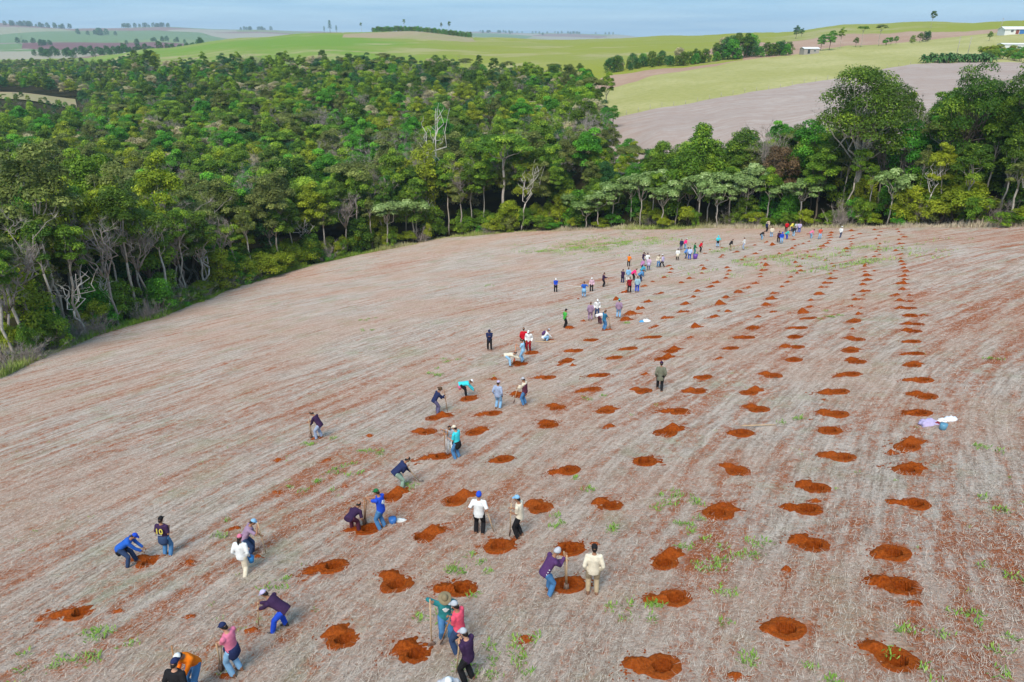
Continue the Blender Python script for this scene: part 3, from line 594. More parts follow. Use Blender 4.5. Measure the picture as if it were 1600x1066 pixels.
# ------------------------------------------------------------------ trees
def leaf_quads(c, nrm, size, r, asp=0.5):
    n = len(c); t = r.normal(0, 1, (n, 3)); t -= nrm * (t * nrm).sum(1)[:, None]; t /= np.linalg.norm(t, axis=1)[:, None] + 1e-9
    b = np.cross(nrm, t); L = size * r.uniform(0.6, 1.35, n)[:, None]; W = L * asp
    return np.stack([c - t * L / 2, c + b * W / 2 - t * L * .1, c + t * L / 2, c - b * W / 2 - t * L * .1], 1).reshape(-1, 3)
def cloud(lobes, n, size, r, shell=0.55, droop=0.25, asp=0.5):
    """leaves over lobes [(centre, (rx,ry,rz), weight)]"""
    wts = np.array([l[2] for l in lobes], float); wts /= wts.sum(); cs, ns, tn = [], [], []
    for (c, rad, wt), k in zip(lobes, (wts * n).astype(int)):
        if k < 3: continue
        d = r.normal(0, 1, (k, 3)); d /= np.linalg.norm(d, axis=1)[:, None]; flip = (d[:, 2] < -droop); d[flip, 2] *= -1
        rr = shell + (1 - shell) * r.random(k) ** 0.6; rr *= 1 + 0.22 * np.sin(d[:, 0] * 9 + c[0] * 3) * np.sin(d[:, 1] * 8 + c[1] * 5) * np.cos(d[:, 2] * 7 + c[2])
        cs.append(np.array(c) + d * rr[:, None] * np.array(rad)); nn = d + np.array((0, 0, 0.7)) + r.normal(0, 0.55, (k, 3)); ns.append(nn / np.linalg.norm(nn, axis=1)[:, None])
        tn.append(np.clip(r.normal(0.36 + 0.16 * r.normal(), 0.17, k), 0, 1))
    c = np.concatenate(cs); nn = np.concatenate(ns); t = np.concatenate(tn)
    return leaf_quads(c, nn, size, r, asp), np.repeat(t, 4)
def limb(p0, p1, r0, r1, r, bend=0.12, k=4, n=5):
    p0, p1 = np.array(p0, float), np.array(p1, float); L = np.linalg.norm(p1 - p0); pts = [p0 + (p1 - p0) * s + (r.normal(0, bend * L * .35, 3) * (0 if s in (0, 1) else 1)) for s in np.linspace(0, 1, k)]
    return loft(pts, [r0 + (r1 - r0) * s for s in np.linspace(0, 1, k)], n=n)
def twig_fan(p, d, L, n, r, rad=0.012):
    """thin spreading twigs as long slim triangles"""
    out = []
    for _ in range(n):
        q = np.array(d, float) + r.normal(0, 0.55, 3); q /= np.linalg.norm(q); l = L * r.uniform(.5, 1.1); s = r.normal(0, 1, 3); s -= q * s.dot(q); s /= np.linalg.norm(s)
        p = np.asarray(p, float); out.append((np.array([p - s * rad, p + s * rad, p + q * l]), [(0, 1, 2)]))
    return out
def make_tree(kind, seed):
    """returns (trunk mesh parts, crown verts, crown tint, leaf key, bark)"""
    r = np.random.default_rng(seed); wood = []; lobes = []
    if kind in ('tall', 'tallthin', 'round', 'giant', 'flat'):
        Ht, clear, cr_, n, size, nl = {'tall': (16, .42, 3.2, 8800, .33, 18), 'tallthin': (15, .55, 2.2, 4600, .29, 12), 'round': (12.5, .22, 4.2, 10500, .33, 22), 'giant': (22, .32, 7.0, 26000, .35, 44), 'flat': (14.5, .62, 4.6, 7200, .33, 12)}[kind]
        lean = r.normal(0, 0.05, 2) * Ht; tr = {'giant': .55, 'round': .26, 'flat': .22}.get(kind, .19)
        top = np.array((lean[0], lean[1], Ht * .82)); fork = np.array((lean[0] * .5, lean[1] * .5, Ht * clear))
        wood.append(limb((0, 0, -0.6), fork, tr, tr * .72, r, .07, 6, 7))
        wood.append(limb(fork, top, tr * .7, tr * .2, r, .10, 5, 6))
        zc = Ht * (clear + 1) / 2; hz = Ht * (1 - clear) / 2
        for k in range(nl):
            a = 2.4 * k + r.normal(0, .3); u = (k + .5) / nl
            if kind == 'flat':
                s = math.sqrt(u) * cr_ * .78; z = Ht * .90 - (s / cr_) ** 2 * Ht * .08 + r.normal(0, .3)
            else:
                zz_ = 1 - u * 1.62; s = math.sqrt(max(0.02, 1 - zz_ * zz_)) * cr_ * .74 * r.uniform(.72, 1.08); z = zc + zz_ * hz * .80 + r.normal(0, .04) * Ht
            c = np.array((fork[0] + lean[0] * .4 + s * math.cos(a), fork[1] + lean[1] * .4 + s * math.sin(a), z)); q = cr_ * r.uniform(.26, .42)
            lobes.append((c, (q, q * r.uniform(.8, 1.1), q * (.38 if kind == 'flat' else r.uniform(.6, .9))), q * q))
            if k % 2 == 0 or kind == 'giant': wood.append(limb(fork + (top - fork) * r.uniform(0, .6), c, tr * .36, .03, r, .18, 5, 5))
        if kind != 'flat': lobes.append(((lean[0] * .7, lean[1] * .7, zc + hz * .2), (cr_ * .62, cr_ * .62, hz * .62), cr_ * cr_ * .35))
        v, t = cloud(lobes, n, size, r); return wood, v, t
    if kind == 'cecropia':                          # slim pale stem, spread candelabra arms, umbrella of big pale leaves
        Ht = 9.0; fork = np.array((r.normal(0, .3), r.normal(0, .3), Ht * .50)); wood.append(limb((0, 0, -.4), fork, .13, .10, r, .06, 5, 6))
        for k in range(9):
            a = 2.4 * k + r.normal(0, .25); s = 2.6 * math.sqrt((k + .5) / 9); c = np.array((s * math.cos(a), s * math.sin(a), Ht * .88 - s * s * .13 + r.normal(0, .25)))
            wood.append(limb(fork + np.array((0, 0, r.uniform(-.6, .4))), c, .07, .03, r, .15, 5, 5)); lobes.append((c, (1.0, 1.0, .62), 1.0)); lobes.append((c - np.array((0, 0, .9)) + r.normal(0, .3, 3), (.6, .6, .45), .35))
        v, t = cloud(lobes, 4200, .42, r, .35, .35, .6); return wood, v, t
    if kind in ('bare', 'snag'):
        Ht = 14.0 if kind == 'bare' else 15.5; tw = []
        fork = np.array((r.normal(0, .5), r.normal(0, .5), Ht * .45)); wood.append(limb((0, 0, -.5), fork, .2, .14, r, .08, 6, 6))
        for k in range(9 if kind == 'bare' else 6):
            a = 2.4 * k + r.normal(0, .3); s = r.uniform(1.2, 3.4); e = np.array((s * math.cos(a), s * math.sin(a), Ht * r.uniform(.72, 1.0))); m = fork + (e - fork) * r.uniform(.0, .25)
            L1 = limb(m, e, .10, .035, r, .22, 6, 5); wood.append(L1)
            for _ in range(5 if kind == 'bare' else 4):
                s0 = fork + (e - fork) * r.uniform(.45, 1); e2 = s0 + np.array((r.normal(0, .9), r.normal(0, .9), r.uniform(.3, 1.6))); wood.append(limb(s0, e2, .045, .018, r, .2, 4, 4))
                if kind == 'bare':
                    tw += twig_fan(e2, (e2 - s0) / np.linalg.norm(e2 - s0), 1.3, 16, r, .014); tw += twig_fan((s0 + e2) / 2, (0, 0, 1), 1.2, 10, r, .014)
        if kind == 'bare':
            v, f = join(tw); return wood, v, np.clip(r.normal(.4, .15, len(v)), 0, 1)
        return wood, None, None
    if kind == 'mound':                             # creeper-draped tree, leafy to the ground
        Ht = 11.0; wood.append(limb((0, 0, -.4), (0, 0, Ht * .8), .3, .1, r, .06, 5, 6))
        for k in range(34):
            u = r.random(); a = r.uniform(0, 2 * math.pi); z = Ht * (.06 + .86 * u); s = 4.6 * (1 - u ** 2.2) * r.uniform(.6, 1); q = r.uniform(.9, 1.7); lobes.append(((s * math.cos(a), s * math.sin(a), z), (q, q, q * .8), q * q))
        v, t = cloud(lobes, 13500, .34, r, .6, .5); return wood, v, t
    if kind == 'column':                            # creeper-strangled upright tree
        Ht = 14.0; wood.append(limb((0, 0, -.4), (0, 0, Ht * .9), .28, .1, r, .05, 5, 6))
        for k in range(26):
            u = k / 26; a = r.uniform(0, 2 * math.pi); s = (0.7 + 1.1 * math.sin(u * 2.8)) * r.uniform(.3, 1); q = r.uniform(.8, 1.4); lobes.append(((s * math.cos(a), s * math.sin(a), Ht * (.05 + .9 * u)), (q, q, q), q * q))
        v, t = cloud(lobes, 9000, .32, r, .6, .5); return wood, v, t
    if kind == 'bushy':                             # low dense tree, leafy to the ground
        Ht = 7.0; wood.append(limb((0, 0, -.4), (0, 0, Ht * .7), .16, .06, r, .06, 4, 6))
        for k in range(22):
            u = (k + .5) / 22; a = 2.4 * k; z = Ht * (.08 + .80 * (1 - u)); s = 2.6 * math.sin(min(1, .25 + u) * 1.7) * r.uniform(.5, 1); q = r.uniform(.8, 1.25); lobes.append(((s * math.cos(a), s * math.sin(a), z), (q, q, q * .85), q * q)); 
            if k % 5 == 0: wood.append(limb((0, 0, Ht * .3), lobes[-1][0], .06, .02, r, .1, 3, 4))
        v, t = cloud(lobes, 6000, .30, r, .55, .5); return wood, v, t
    if kind == 'shrub':
        Ht = 3.2
        for k in range(7):
            a = r.uniform(0, 6.3); wood.append(limb((r.normal(0, .25), r.normal(0, .25), -.3), (1.1 * math.cos(a), 1.1 * math.sin(a), Ht * r.uniform(.5, .85)), .045, .02, r, .15, 4, 4))
        for k in range(13):
            a = r.uniform(0, 6.3); s = 1.6 * math.sqrt(r.random()); q = r.uniform(.5, .85); lobes.append(((s * math.cos(a), s * math.sin(a), Ht * r.uniform(.28, .88) * (1 - .12 * s)), (q, q, q * .75), q * q))
        v, t = cloud(lobes, 3600, .22, r, .5, .5, .45); return wood, v, t
    if kind == 'twiggy':                            # dry brushwood
        tw = []
        for k in range(26):
            p = np.array((r.normal(0, .5), r.normal(0, .5), -.2)); e = p + np.array((r.normal(0, .9), r.normal(0, .9), r.uniform(1.2, 2.8))); wood.append(limb(p, e, .03, .012, r, .15, 4, 3)); tw += twig_fan(e, (e - p) / np.linalg.norm(e - p), .9, 16, r, .012); tw += twig_fan((e + p) / 2, (0, 0, 1), .9, 12, r, .012)
        v, f = join(tw); return wood, v, np.clip(r.normal(.4, .15, len(v)), 0, 1)
    if kind == 'pine':                              # araucaria-like: bare bole and tiers
        Ht = 16.0; wood.append(limb((0, 0, -.5), (0, 0, Ht), .3, .08, r, .02, 5, 6))
        for k in range(16):
            a = 2.4 * k; z = Ht * (.35 + .62 * k / 16); s = 2.6 * (1 - (k / 18) ** 2); c = (s * .7 * math.cos(a), s * .7 * math.sin(a), z); lobes.append((c, (1.1, 1.1, .55), 1)); wood.append(limb((0, 0, z - .3), c, .07, .03, r, .05, 3, 4))
        v, t = cloud(lobes, 4200, .36, r, .4, .4); return wood, v, t
KINDS = {}
def proto(key, kind, seed, leaf, bark):
    wood, v, t = make_tree(kind, seed); wv, wf = join(wood)
    tm = mesh('trunk', wv, wf, bark, True)
    cm = None
    if v is not None:
        k = 3 if kind in ('bare', 'twiggy') else 4
        cm = mesh('crown', v, np.arange(len(v)).reshape(-1, k), LEAF[leaf] if leaf in LEAF else M_TWIG, False, attrs={'tint': t})
    KINDS[key] = (tm, cm, kind)
for key, kind, seed, leaf, bark in [
    ('tall_dark', 'tall', 1, 'dark', M_BARK), ('tall_mid', 'tall', 2, 'mid', M_BARK), ('tall_yellow', 'tall', 3, 'yellow', M_BARK), ('tall_olive', 'tall', 4, 'olive', M_BARK), ('tall_green', 'tall', 5, 'green', M_BARK), ('tall_mid2', 'tall', 9, 'mid', M_BARKD),
    ('thin_mid', 'tallthin', 6, 'mid', M_BARK), ('thin_olive', 'tallthin', 7, 'olive', M_BARK), ('thin_dark', 'tallthin', 8, 'dark', M_BARK),
    ('round_dark', 'round', 10, 'dark', M_BARKD), ('round_mid', 'round', 11, 'mid', M_BARKD), ('round_blue', 'round', 12, 'blue', M_BARKD), ('round_yellow', 'round', 13, 'yellow', M_BARKD), ('round_green', 'round', 14, 'green', M_BARKD),
    ('flat_olive', 'flat', 15, 'olive', M_BARK), ('flat_mid', 'flat', 16, 'mid', M_BARK), ('giant', 'giant', 17, 'dark', M_BARK), ('giant2', 'giant', 18, 'dark', M_BARKD),
    ('cecropia', 'cecropia', 20, 'pale', M_BARK), ('cecropia2', 'cecropia', 21, 'pale', M_BARK), ('bare', 'bare', 22, 'twig', M_TWIG), ('bare2', 'bare', 23, 'twig', M_TWIG), ('grey', 'round', 24, 'grey', M_TWIG), ('rust', 'round', 25, 'rust', M_TWIG), ('snag', 'snag', 26, 'none', M_DEAD),
    ('mound', 'mound', 27, 'mid', M_BARKD), ('column', 'column', 28, 'yellow', M_BARK), ('shrub', 'shrub', 30, 'mid', M_BARKD), ('shrub_yellow', 'shrub', 31, 'yellow', M_BARKD), ('shrub_green', 'shrub', 32, 'green', M_BARKD), ('shrub_olive', 'shrub', 33, 'olive', M_BARKD), ('brush', 'twiggy', 34, 'twig', M_TWIG), ('pine', 'pine', 35, 'blue', M_BARKD), ('bushy_dark', 'bushy', 40, 'dark', M_BARKD), ('bushy_green', 'bushy', 41, 'green', M_BARKD), ('bushy_yellow', 'bushy', 42, 'yellow', M_BARKD), ('bushy_mid', 'bushy', 43, 'mid', M_BARKD), ('bushy_blue', 'bushy', 44, 'blue', M_BARKD)]:
    proto(key, kind, seed, leaf, bark)
TLAB = {
 'tall_dark': 'tall slim tree with dark green crown', 'tall_mid': 'tall slim tree with fresh green crown', 'tall_yellow': 'tall slim tree with yellowish green crown', 'tall_olive': 'tall slim tree with dull olive crown',
 'tall_green': 'tall slim tree with vivid green crown', 'tall_mid2': 'brown trunked tall tree with mid green crown', 'thin_mid': 'very thin pale tree with small green crown', 'thin_olive': 'very thin pale tree with small olive crown', 'thin_dark': 'very thin pale tree with small dark crown',
 'round_dark': 'broad round dark green forest tree', 'round_mid': 'broad round mid green forest tree', 'round_blue': 'broad round bluish green forest tree', 'round_yellow': 'broad round yellow green forest tree', 'round_green': 'broad round vivid green forest tree', 'flat_olive': 'flat topped olive forest tree with layered crown', 'flat_mid': 'flat topped green forest tree with layered crown',
 'cecropia': 'pale silvery green umbrella tree at the forest edge', 'cecropia2': 'pale silvery green umbrella tree at the forest edge', 'bare': 'leafless grey twiggy tree among the green crowns', 'bare2': 'leafless grey twiggy tree among the green crowns', 'grey': 'greyish brown dry tree among the green crowns', 'rust': 'rusty brown dying tree among green ones',
 'snag': 'bleached dead tree with bare white branches', 'shrub': 'leafy green shrub at the foot of the forest edge', 'shrub_yellow': 'yellow green leafy shrub at the foot of the forest edge', 'shrub_green': 'vivid green leafy shrub at the foot of the forest edge', 'shrub_olive': 'dull olive shrub at the foot of the forest edge', 'brush': 'tangle of dry grey brushwood at the forest edge', 'mound': 'tree smothered in green creepers down to the ground', 'column': 'upright tree strangled in bright green creepers', 'pine': 'tiered conifer standing alone on the hill', 'bushy_dark': 'low dark green bushy tree filling the forest understorey', 'bushy_green': 'low vivid green bushy tree filling the forest understorey', 'bushy_yellow': 'low yellow green bushy tree filling the forest understorey', 'bushy_mid': 'low mid green bushy tree filling the forest understorey', 'bushy_blue': 'low bluish bushy tree'}
ZONES = [(250, 'by the near field corner'), (380, 'beside the yellow thicket'), (560, 'behind the yellow thicket'), (740, 'near the dead white tree'), (900, 'near the wide spreading tree'), (1190, 'around the pale umbrella trees'), (1420, 'around the giant emergent tree'), (9999, 'beyond the giant emergent tree')]
def zone(px): return next(z for lim, z in ZONES if px < lim)
NTREE = 0
def tree(key, x, y, s=1.0, sz=None, rz=None, label=None, group=None, z=None, lean=0.0):
    global NTREE; NTREE += 1
    tm, cm, kind = KINDS[key]
    shrub = kind in ('shrub', 'twiggy')
    o = empty('shrub' if shrub else 'tree', (x, y, (gz(x, y) if z is None else z)), random.uniform(0, 6.28) if rz is None else rz)
    o.scale = (s, s, sz or s); o.rotation_euler[0] = lean
    obj('stems' if shrub else 'trunk', tm, o)
    if cm: obj('foliage' if shrub else 'crown', cm, o)
    if label: tag(o, label, 'shrub' if shrub else 'tree', group)
    else:
        base = TLAB[key].split(' at the foot')[0].split(' at the forest edge')[0].split(' among')[0].split(' filling')[0].replace('forest tree', 'tree')
        lb = base + ' ' + ('in the clump along the far forest edge' if key.startswith('cecropia') else zone(x / y * 1.02 * 1100 + 800)); tag(o, lb, 'shrub' if shrub else 'tree', group or lb.replace('tree', 'trees', 1).replace('shrub', 'shrubs', 1))
    return o
def at_px(px, py_base=None, y=None, beyond=0.0):
    """stand on the bearing of column px, 'beyond' metres behind the field edge (or at distance y)"""
    u = (px - 800) / 1100.; yy = y
    if yy is None:
        a = u / 1.0
        for _ in range(4): yy = float(edge_y(a)) + beyond; zz_ = gz(a * yy, yy) - CZ; dep = -zz_ / yy; a = u / (CP + (-0.0) ) if False else u * (CP + SP * dep) / 1.0
        return a * yy, yy
    a = u
    for _ in range(4): dep = -(gz(a * yy, yy) - CZ) / yy; a = u * (CP + SP * dep)
    return a * yy, yy
# hero trees of the edge, surveyed singly
def hero(key, px, beyond, hgt, wscale=None, label=None, rz=None, lean=0.0):
    x, y = at_px(px, beyond=beyond); base = {'tall': 16, 'tallthin': 15, 'round': 12.5, 'giant': 22, 'flat': 14.5, 'cecropia': 9, 'bare': 14, 'snag': 15.5, 'mound': 11, 'column': 14, 'shrub': 3.2, 'twiggy': 2.8, 'pine': 16, 'bushy': 7}[KINDS[key][2]]
    k = hgt / base; return tree(key, x, y, wscale or k, k, rz, label, lean=lean)
hero('giant', 1335, 6, 21.0, 0.98, 'giant emergent tree with broad dark crown and twisted pale trunk by the red soil rows')
hero('giant2', 1478, 9, 18.0, 0.72, 'large dark green tree with dense rounded crown beside the giant emergent tree')
hero('giant2', 1590, 8, 20.0, 0.80, 'tall dark tree with hanging white liana', rz=2.0)
hero('mound', 1088, 8, 16.0, 1.35, 'huge creeper covered tree rising behind the pale umbrella trees')
hero('mound', 1030, 12, 11.0, 1.1, 'low wide creeper covered tree beside the ploughed field', rz=2.2)
hero('rust', 1203, 5, 12.5, 0.75, 'rusty brown dying tree between green creeper trees')
hero('bare', 1190, 8, 14.5, 0.8, 'grey leafless tree behind the rusty brown dying tree', rz=1.0)
hero('round_dark', 1150, 10, 11.5, 1.0, 'dark rounded tree right of the huge creeper covered tree')
hero('round_green', 1258, 10, 12.5, 0.95, 'vivid green round tree left of the giant emergent tree')
hero('round_green', 1398, 9, 12.0, 0.8, 'vivid green tree in the gap right of the giant emergent tree', rz=1)
hero('flat_mid', 790, 5, 20.0, 1.5, 'wide spreading tree with slanting white limbs over a dark hollow')
hero('snag', 815, 3, 15, 0.9, 'leaning bare white tree with slanting limbs beside the wide spreading tree', rz=.5, lean=0.25)
hero('snag', 682, 10, 27.0, 1.15, 'bleached dead tree raising bare white branches above the canopy', rz=0.4)
hero('column', 668, 7, 20.0, 1.3, 'upright tree strangled in bright yellow green creepers below the dead white tree')
hero('tall_dark', 215, 4, 17.5, 1.0, 'dark forked tree leaning over the field corner')
hero('snag', 160, 3, 7.5, 0.5, 'short leaning white dead trunk at the field edge', lean=0.2)
hero('snag', 1440, 4, 9.0, 0.55, 'small bare white tree under the large dark green tree')
hero('thin_olive', 1575, 1.5, 8.0, 0.75, 'small thin tree with brownish crown under the hanging white liana')
hero('cecropia', 1385, 2, 8.0, 0.85, 'lone pale green umbrella tree beside the giant emergent trunk')
hero('cecropia2', 606, 1.5, 10.5, 1.25, 'pale green umbrella tree standing alone in front of the forest wall', rz=0)
hero('cecropia', 650, 2.5, 9.5, 1.15, 'pale green umbrella tree with low white fork beside a taller one')
for i, px in enumerate([935, 955, 985, 1000, 1020, 1035, 1055, 1072, 1090, 1105, 1120, 1138, 1150, 1165, 1180, 915, 1225, 895, 1250]):
    hero(['cecropia', 'cecropia2'][i % 2], px, 1.0 + (i * 7 % 5) * 1.2, random.uniform(7.5, 10.5) * (1.0 if px < 1190 and px > 925 else .72), 1.0)
for i in range(34):                          # slim pale trunks standing free in front of the dark wood
    px = 20 + i * 22.5 + random.uniform(-9, 9); k = ['thin_mid', 'thin_olive', 'bare', 'thin_dark', 'thin_mid', 'snag', 'thin_olive', 'bare2'][i % 8]
    hero(k, px, random.uniform(1.6, 5.5), random.uniform(10.5, 15.5) * (.62 if k == 'snag' else 1), random.uniform(.75, .95))
# second rank and random forest: bearing/distance cells, nearest trees are individuals, the rest one mass
cand = []
rt = random.Random(11)
for _ in range(90000):
    a = rt.uniform(-0.80, 0.80); y = math.exp(rt.uniform(math.log(48), math.log(900)))
    if rt.random() > (y / 900.0) ** 0.9 * 3.0 + 0.05: continue
    e = float(edge_y(a)); fe_ = float(forest_end(a)) * (1 + 0.02 * float(vnoise(a * 900 / 18, 0, 11)))
    if y < e + 2.2 or y > fe_ - 3: continue
    px = a * 1.075 * 1100 + 800
    if px < 116 and 396 < y < 454: continue
    cand.append((y, a * y))
cell = {}; pts = []
for y, x in cand:
    dmin = (2.7 if y - float(edge_y(x / y)) < 14 else 3.5) if y < 230 else 4.2 + y * 0.0015
    gx_, gy_ = int(x // 7), int(y // 7); ok = True
    for i in (-1, 0, 1):
        for j in (-1, 0, 1):
            for (qx, qy) in cell.get((gx_ + i, gy_ + j), ()):
                if (qx - x) ** 2 + (qy - y) ** 2 < dmin * dmin: ok = False
    if ok: cell.setdefault((gx_, gy_), []).append((x, y)); pts.append((x, y))
pts.sort(key=lambda q: q[1] + 0.0 * q[0])
EDGE_K = ['tall_dark', 'tall_mid', 'tall_yellow', 'tall_olive', 'tall_mid2', 'thin_mid', 'thin_olive', 'thin_dark', 'bushy_yellow', 'bushy_mid', 'bare', 'round_mid', 'bushy_dark', 'bushy_green']
DEEP_K = ['tall_dark', 'tall_mid', 'tall_mid2', 'round_dark', 'round_mid', 'round_yellow', 'round_green', 'round_blue', 'flat_olive', 'flat_mid', 'bare2', 'grey', 'tall_yellow', 'tall_olive', 'round_dark', 'tall_green', 'bare', 'round_mid']
FAR_K = ['round_dark', 'round_mid', 'round_blue', 'round_green', 'tall_dark', 'round_yellow', 'flat_olive', 'grey', 'bare', 'tall_mid', 'round_blue', 'round_dark']
NIND = 138
far_pts = []
for i, (x, y) in enumerate(pts):
    dedge = y - float(edge_y(x / y)); px = x / y * 1.075 * 1100 + 800
    ks = EDGE_K if dedge < 9 else (DEEP_K if y < 300 else FAR_K); key = ks[rt.randrange(len(ks))]
    s = rt.uniform(0.82, 1.22) * (1.0 if dedge > 6 else 0.92)
    if px > 930: s *= 0.70 if dedge < 12 else 0.66
    if y > 150: s *= 1 - 0.22 * min(1, (y - 150) / 250)
    if px < 122 and 290 < y <= 396: s *= 0.42
    if i < NIND: tree(key, x, y, s * rt.uniform(.9, 1.12), s * rt.uniform(.88, 1.15))
    else: far_pts.append((x, y, gz(x, y), s, rt.uniform(0, 6.28), key))
# bushes, creepers and brush along the foot of the forest
for i in range(30):                          # understorey of the thin belt on the right
    x, y = at_px(rt.uniform(930, 1650), beyond=rt.uniform(5, 22)); k = rt.uniform(.9, 1.35); tree(rt.choice(['bushy_dark', 'bushy_dark', 'bushy_mid', 'bushy_green', 'bushy_yellow']), x, y, k, k * rt.uniform(.8, 1.1))
for i in range(26):
    x, y = at_px(rt.uniform(-10, 420), beyond=rt.uniform(.4, 2.2)); tree('brush', x, y, rt.uniform(.5, .95), rt.uniform(.5, 1.0))
for i in range(120):
    d = rt.uniform(cum[2], cum[-3]); j = min(int(np.searchsorted(cum, d)) - 1, len(seg) - 1); p = EDGE[j] + seg[j] * ((d - cum[j]) / sl[j]); nn = np.array((-seg[j][1], seg[j][0])) / sl[j]
    q = p + nn * rt.uniform(0.8, 4.2); key = rt.choice(['shrub', 'shrub_yellow', 'shrub_yellow', 'shrub_green', 'shrub_olive', 'shrub', 'brush', 'brush'])
    tree(key, q[0], q[1], rt.uniform(.55, 1.25), rt.uniform(.5, 1.35))
for px, n_ in [(430, 9), (470, 9), (390, 7), (850, 6), (780, 4), (1480, 8), (1510, 5), (730, 3)]:         # the yellow thicket and other bush masses
    for _ in range(n_):
        x, y = at_px(px + rt.uniform(-28, 28), beyond=rt.uniform(1.5, 8)); tree('shrub_yellow' if rt.random() < .7 else 'shrub', x, y, rt.uniform(1.1, 1.8), rt.uniform(1.0, 1.7))

# rest of the wood as one mass of instanced crowns
def scatter(name, pts, keys, label):
    keys = sorted(set(keys)); me = bpy.data.meshes.new(name); me.from_pydata([(p[0], p[1], p[2]) for p in pts], [], [])
    for an, k, ty in (('s', 3, 'FLOAT'), ('rz', 4, 'FLOAT')):
        at = me.attributes.new(an, ty, 'POINT'); at.data.foreach_set('value', [p[k] for p in pts])
    at = me.attributes.new('pick', 'INT', 'POINT'); at.data.foreach_set('value', [keys.index(p[5]) for p in pts])
    o = obj(name, me); g = bpy.data.node_groups.new(name, 'GeometryNodeTree')
    g.interface.new_socket('Geometry', in_out='INPUT', socket_type='NodeSocketGeometry'); g.interface.new_socket('Geometry', in_out='OUTPUT', socket_type='NodeSocketGeometry')
    gi = g.nodes.new('NodeGroupInput'); go = g.nodes.new('NodeGroupOutput'); jg = g.nodes.new('GeometryNodeJoinGeometry'); ip = g.nodes.new('GeometryNodeInstanceOnPoints')
    for key in reversed(keys):
        src = next(q for q in bpy.data.objects if q.data is KINDS[key][1])
        oi = g.nodes.new('GeometryNodeObjectInfo'); oi.inputs['Object'].default_value = src; oi.inputs['As Instance'].default_value = True; g.links.new(oi.outputs['Geometry'], jg.inputs[0])
    g.links.new(gi.outputs[0], ip.inputs['Points']); g.links.new(jg.outputs[0], ip.inputs['Instance']); ip.inputs['Pick Instance'].default_value = True
    def na(an, ty): n = g.nodes.new('GeometryNodeInputNamedAttribute'); n.data_type = ty; n.inputs['Name'].default_value = an; return n.outputs['Attribute']
    g.links.new(na('pick', 'INT'), ip.inputs['Instance Index']); g.links.new(na('s', 'FLOAT'), ip.inputs['Scale'])
    cx_ = g.nodes.new('ShaderNodeCombineXYZ'); g.links.new(na('rz', 'FLOAT'), cx_.inputs[2]); g.links.new(cx_.outputs[0], ip.inputs['Rotation'])
    g.links.new(ip.outputs[0], go.inputs[0]); md = o.modifiers.new('scatter', 'NODES'); md.node_group = g
    return tag(o, label, 'forest', kind='stuff')
have = {k for k in KINDS if KINDS[k][1] and any(q.data is KINDS[k][1] for q in bpy.data.objects)}
far_pts = [p if p[5] in have else (*p[:5], 'round_dark') for p in far_pts]
scatter('forest_canopy', far_pts, [p[5] for p in far_pts], 'dense mixed green canopy of the forest filling the valley')
print('TREES', NTREE, 'FAR', len(far_pts))

# ------------------------------------------------------------------ people
REMESH = []                                  # (object, mode): body and clothes are fused into one skin each at the end
def cloth(c): return plain('cloth_%d_%d_%d' % tuple(int(q * 255) for q in c), c, 0.9, 0.16, 9.0, 0.08)
SKIN = {'light': plain('skin_light', (0.46, 0.24, 0.155), 0.6, 0.08), 'tan': plain('skin_tan', (0.32, 0.155, 0.09), 0.6, 0.08), 'brown': plain('skin_brown', (0.17, 0.08, 0.048), 0.6, 0.08)}
M_EYE = plain('eye_dark', (0.02, 0.015, 0.012), 0.3, 0.1); M_HAIR = plain('hair_dark', (0.018, 0.012, 0.010), 0.6, 0.2); M_WOOD = plain('tool_wood', (0.34, 0.17, 0.075), 0.7, 0.25, 14); M_WOODP = plain('pale_tool_wood', (0.50, 0.34, 0.20), 0.7, 0.2, 14)
M_STEEL = plain('worn_steel', (0.20, 0.13, 0.10), 0.5, 0.3, 10, 0.4, 0.4); M_ORANGE = plain('orange_paint', (0.62, 0.10, 0.02), 0.5, 0.15); M_SHOE = plain('dusty_shoe', (0.20, 0.10, 0.06), 0.85, 0.25); M_SHOED = plain('dark_shoe', (0.045, 0.035, 0.03), 0.8, 0.2); M_SHOEW = plain('white_boot', (0.62, 0.60, 0.55), 0.7, 0.1)
C = dict(white=(.70, .70, .69), cream=(.66, .58, .45), black=(.018, .017, .019), navy=(.022, .030, .085), blue=(.022, .10, .42), royal=(.02, .07, .50), jeans=(.07, .19, .38), ljeans=(.22, .40, .60), djeans=(.035, .06, .13), pink=(.62, .17, .26), hotpink=(.75, .03, .17), coral=(.72, .085, .14), red=(.50, .010, .022), dred=(.25, .012, .02), purple=(.085, .035, .115), dpurple=(.045, .022, .06), mauve=(.30, .20, .29), lav=(.46, .40, .58), grey=(.42, .43, .46), bgrey=(.30, .36, .50), olive=(.155, .155, .110), beige=(.40, .31, .20), khaki=(.33, .29, .20), teal=(.03, .21, .22), cyan=(.05, .55, .62), green=(.06, .38, .06), dgreen=(.02, .14, .05), pgreen=(.27, .38, .30), orange=(.80, .19, .012), yellow=(.70, .58, .10), maroon=(.10, .028, .05), brown=(.10, .055, .03), lblue=(.22, .42, .62), straw=(.22, .17, .10), purplejeans=(.12, .11, .20), skyblue=(.30, .52, .72))
UA, FA, TH, SH = 0.30, 0.27, 0.44, 0.43
def unit(v): v = np.array(v, float); return v / (np.linalg.norm(v) + 1e-9)
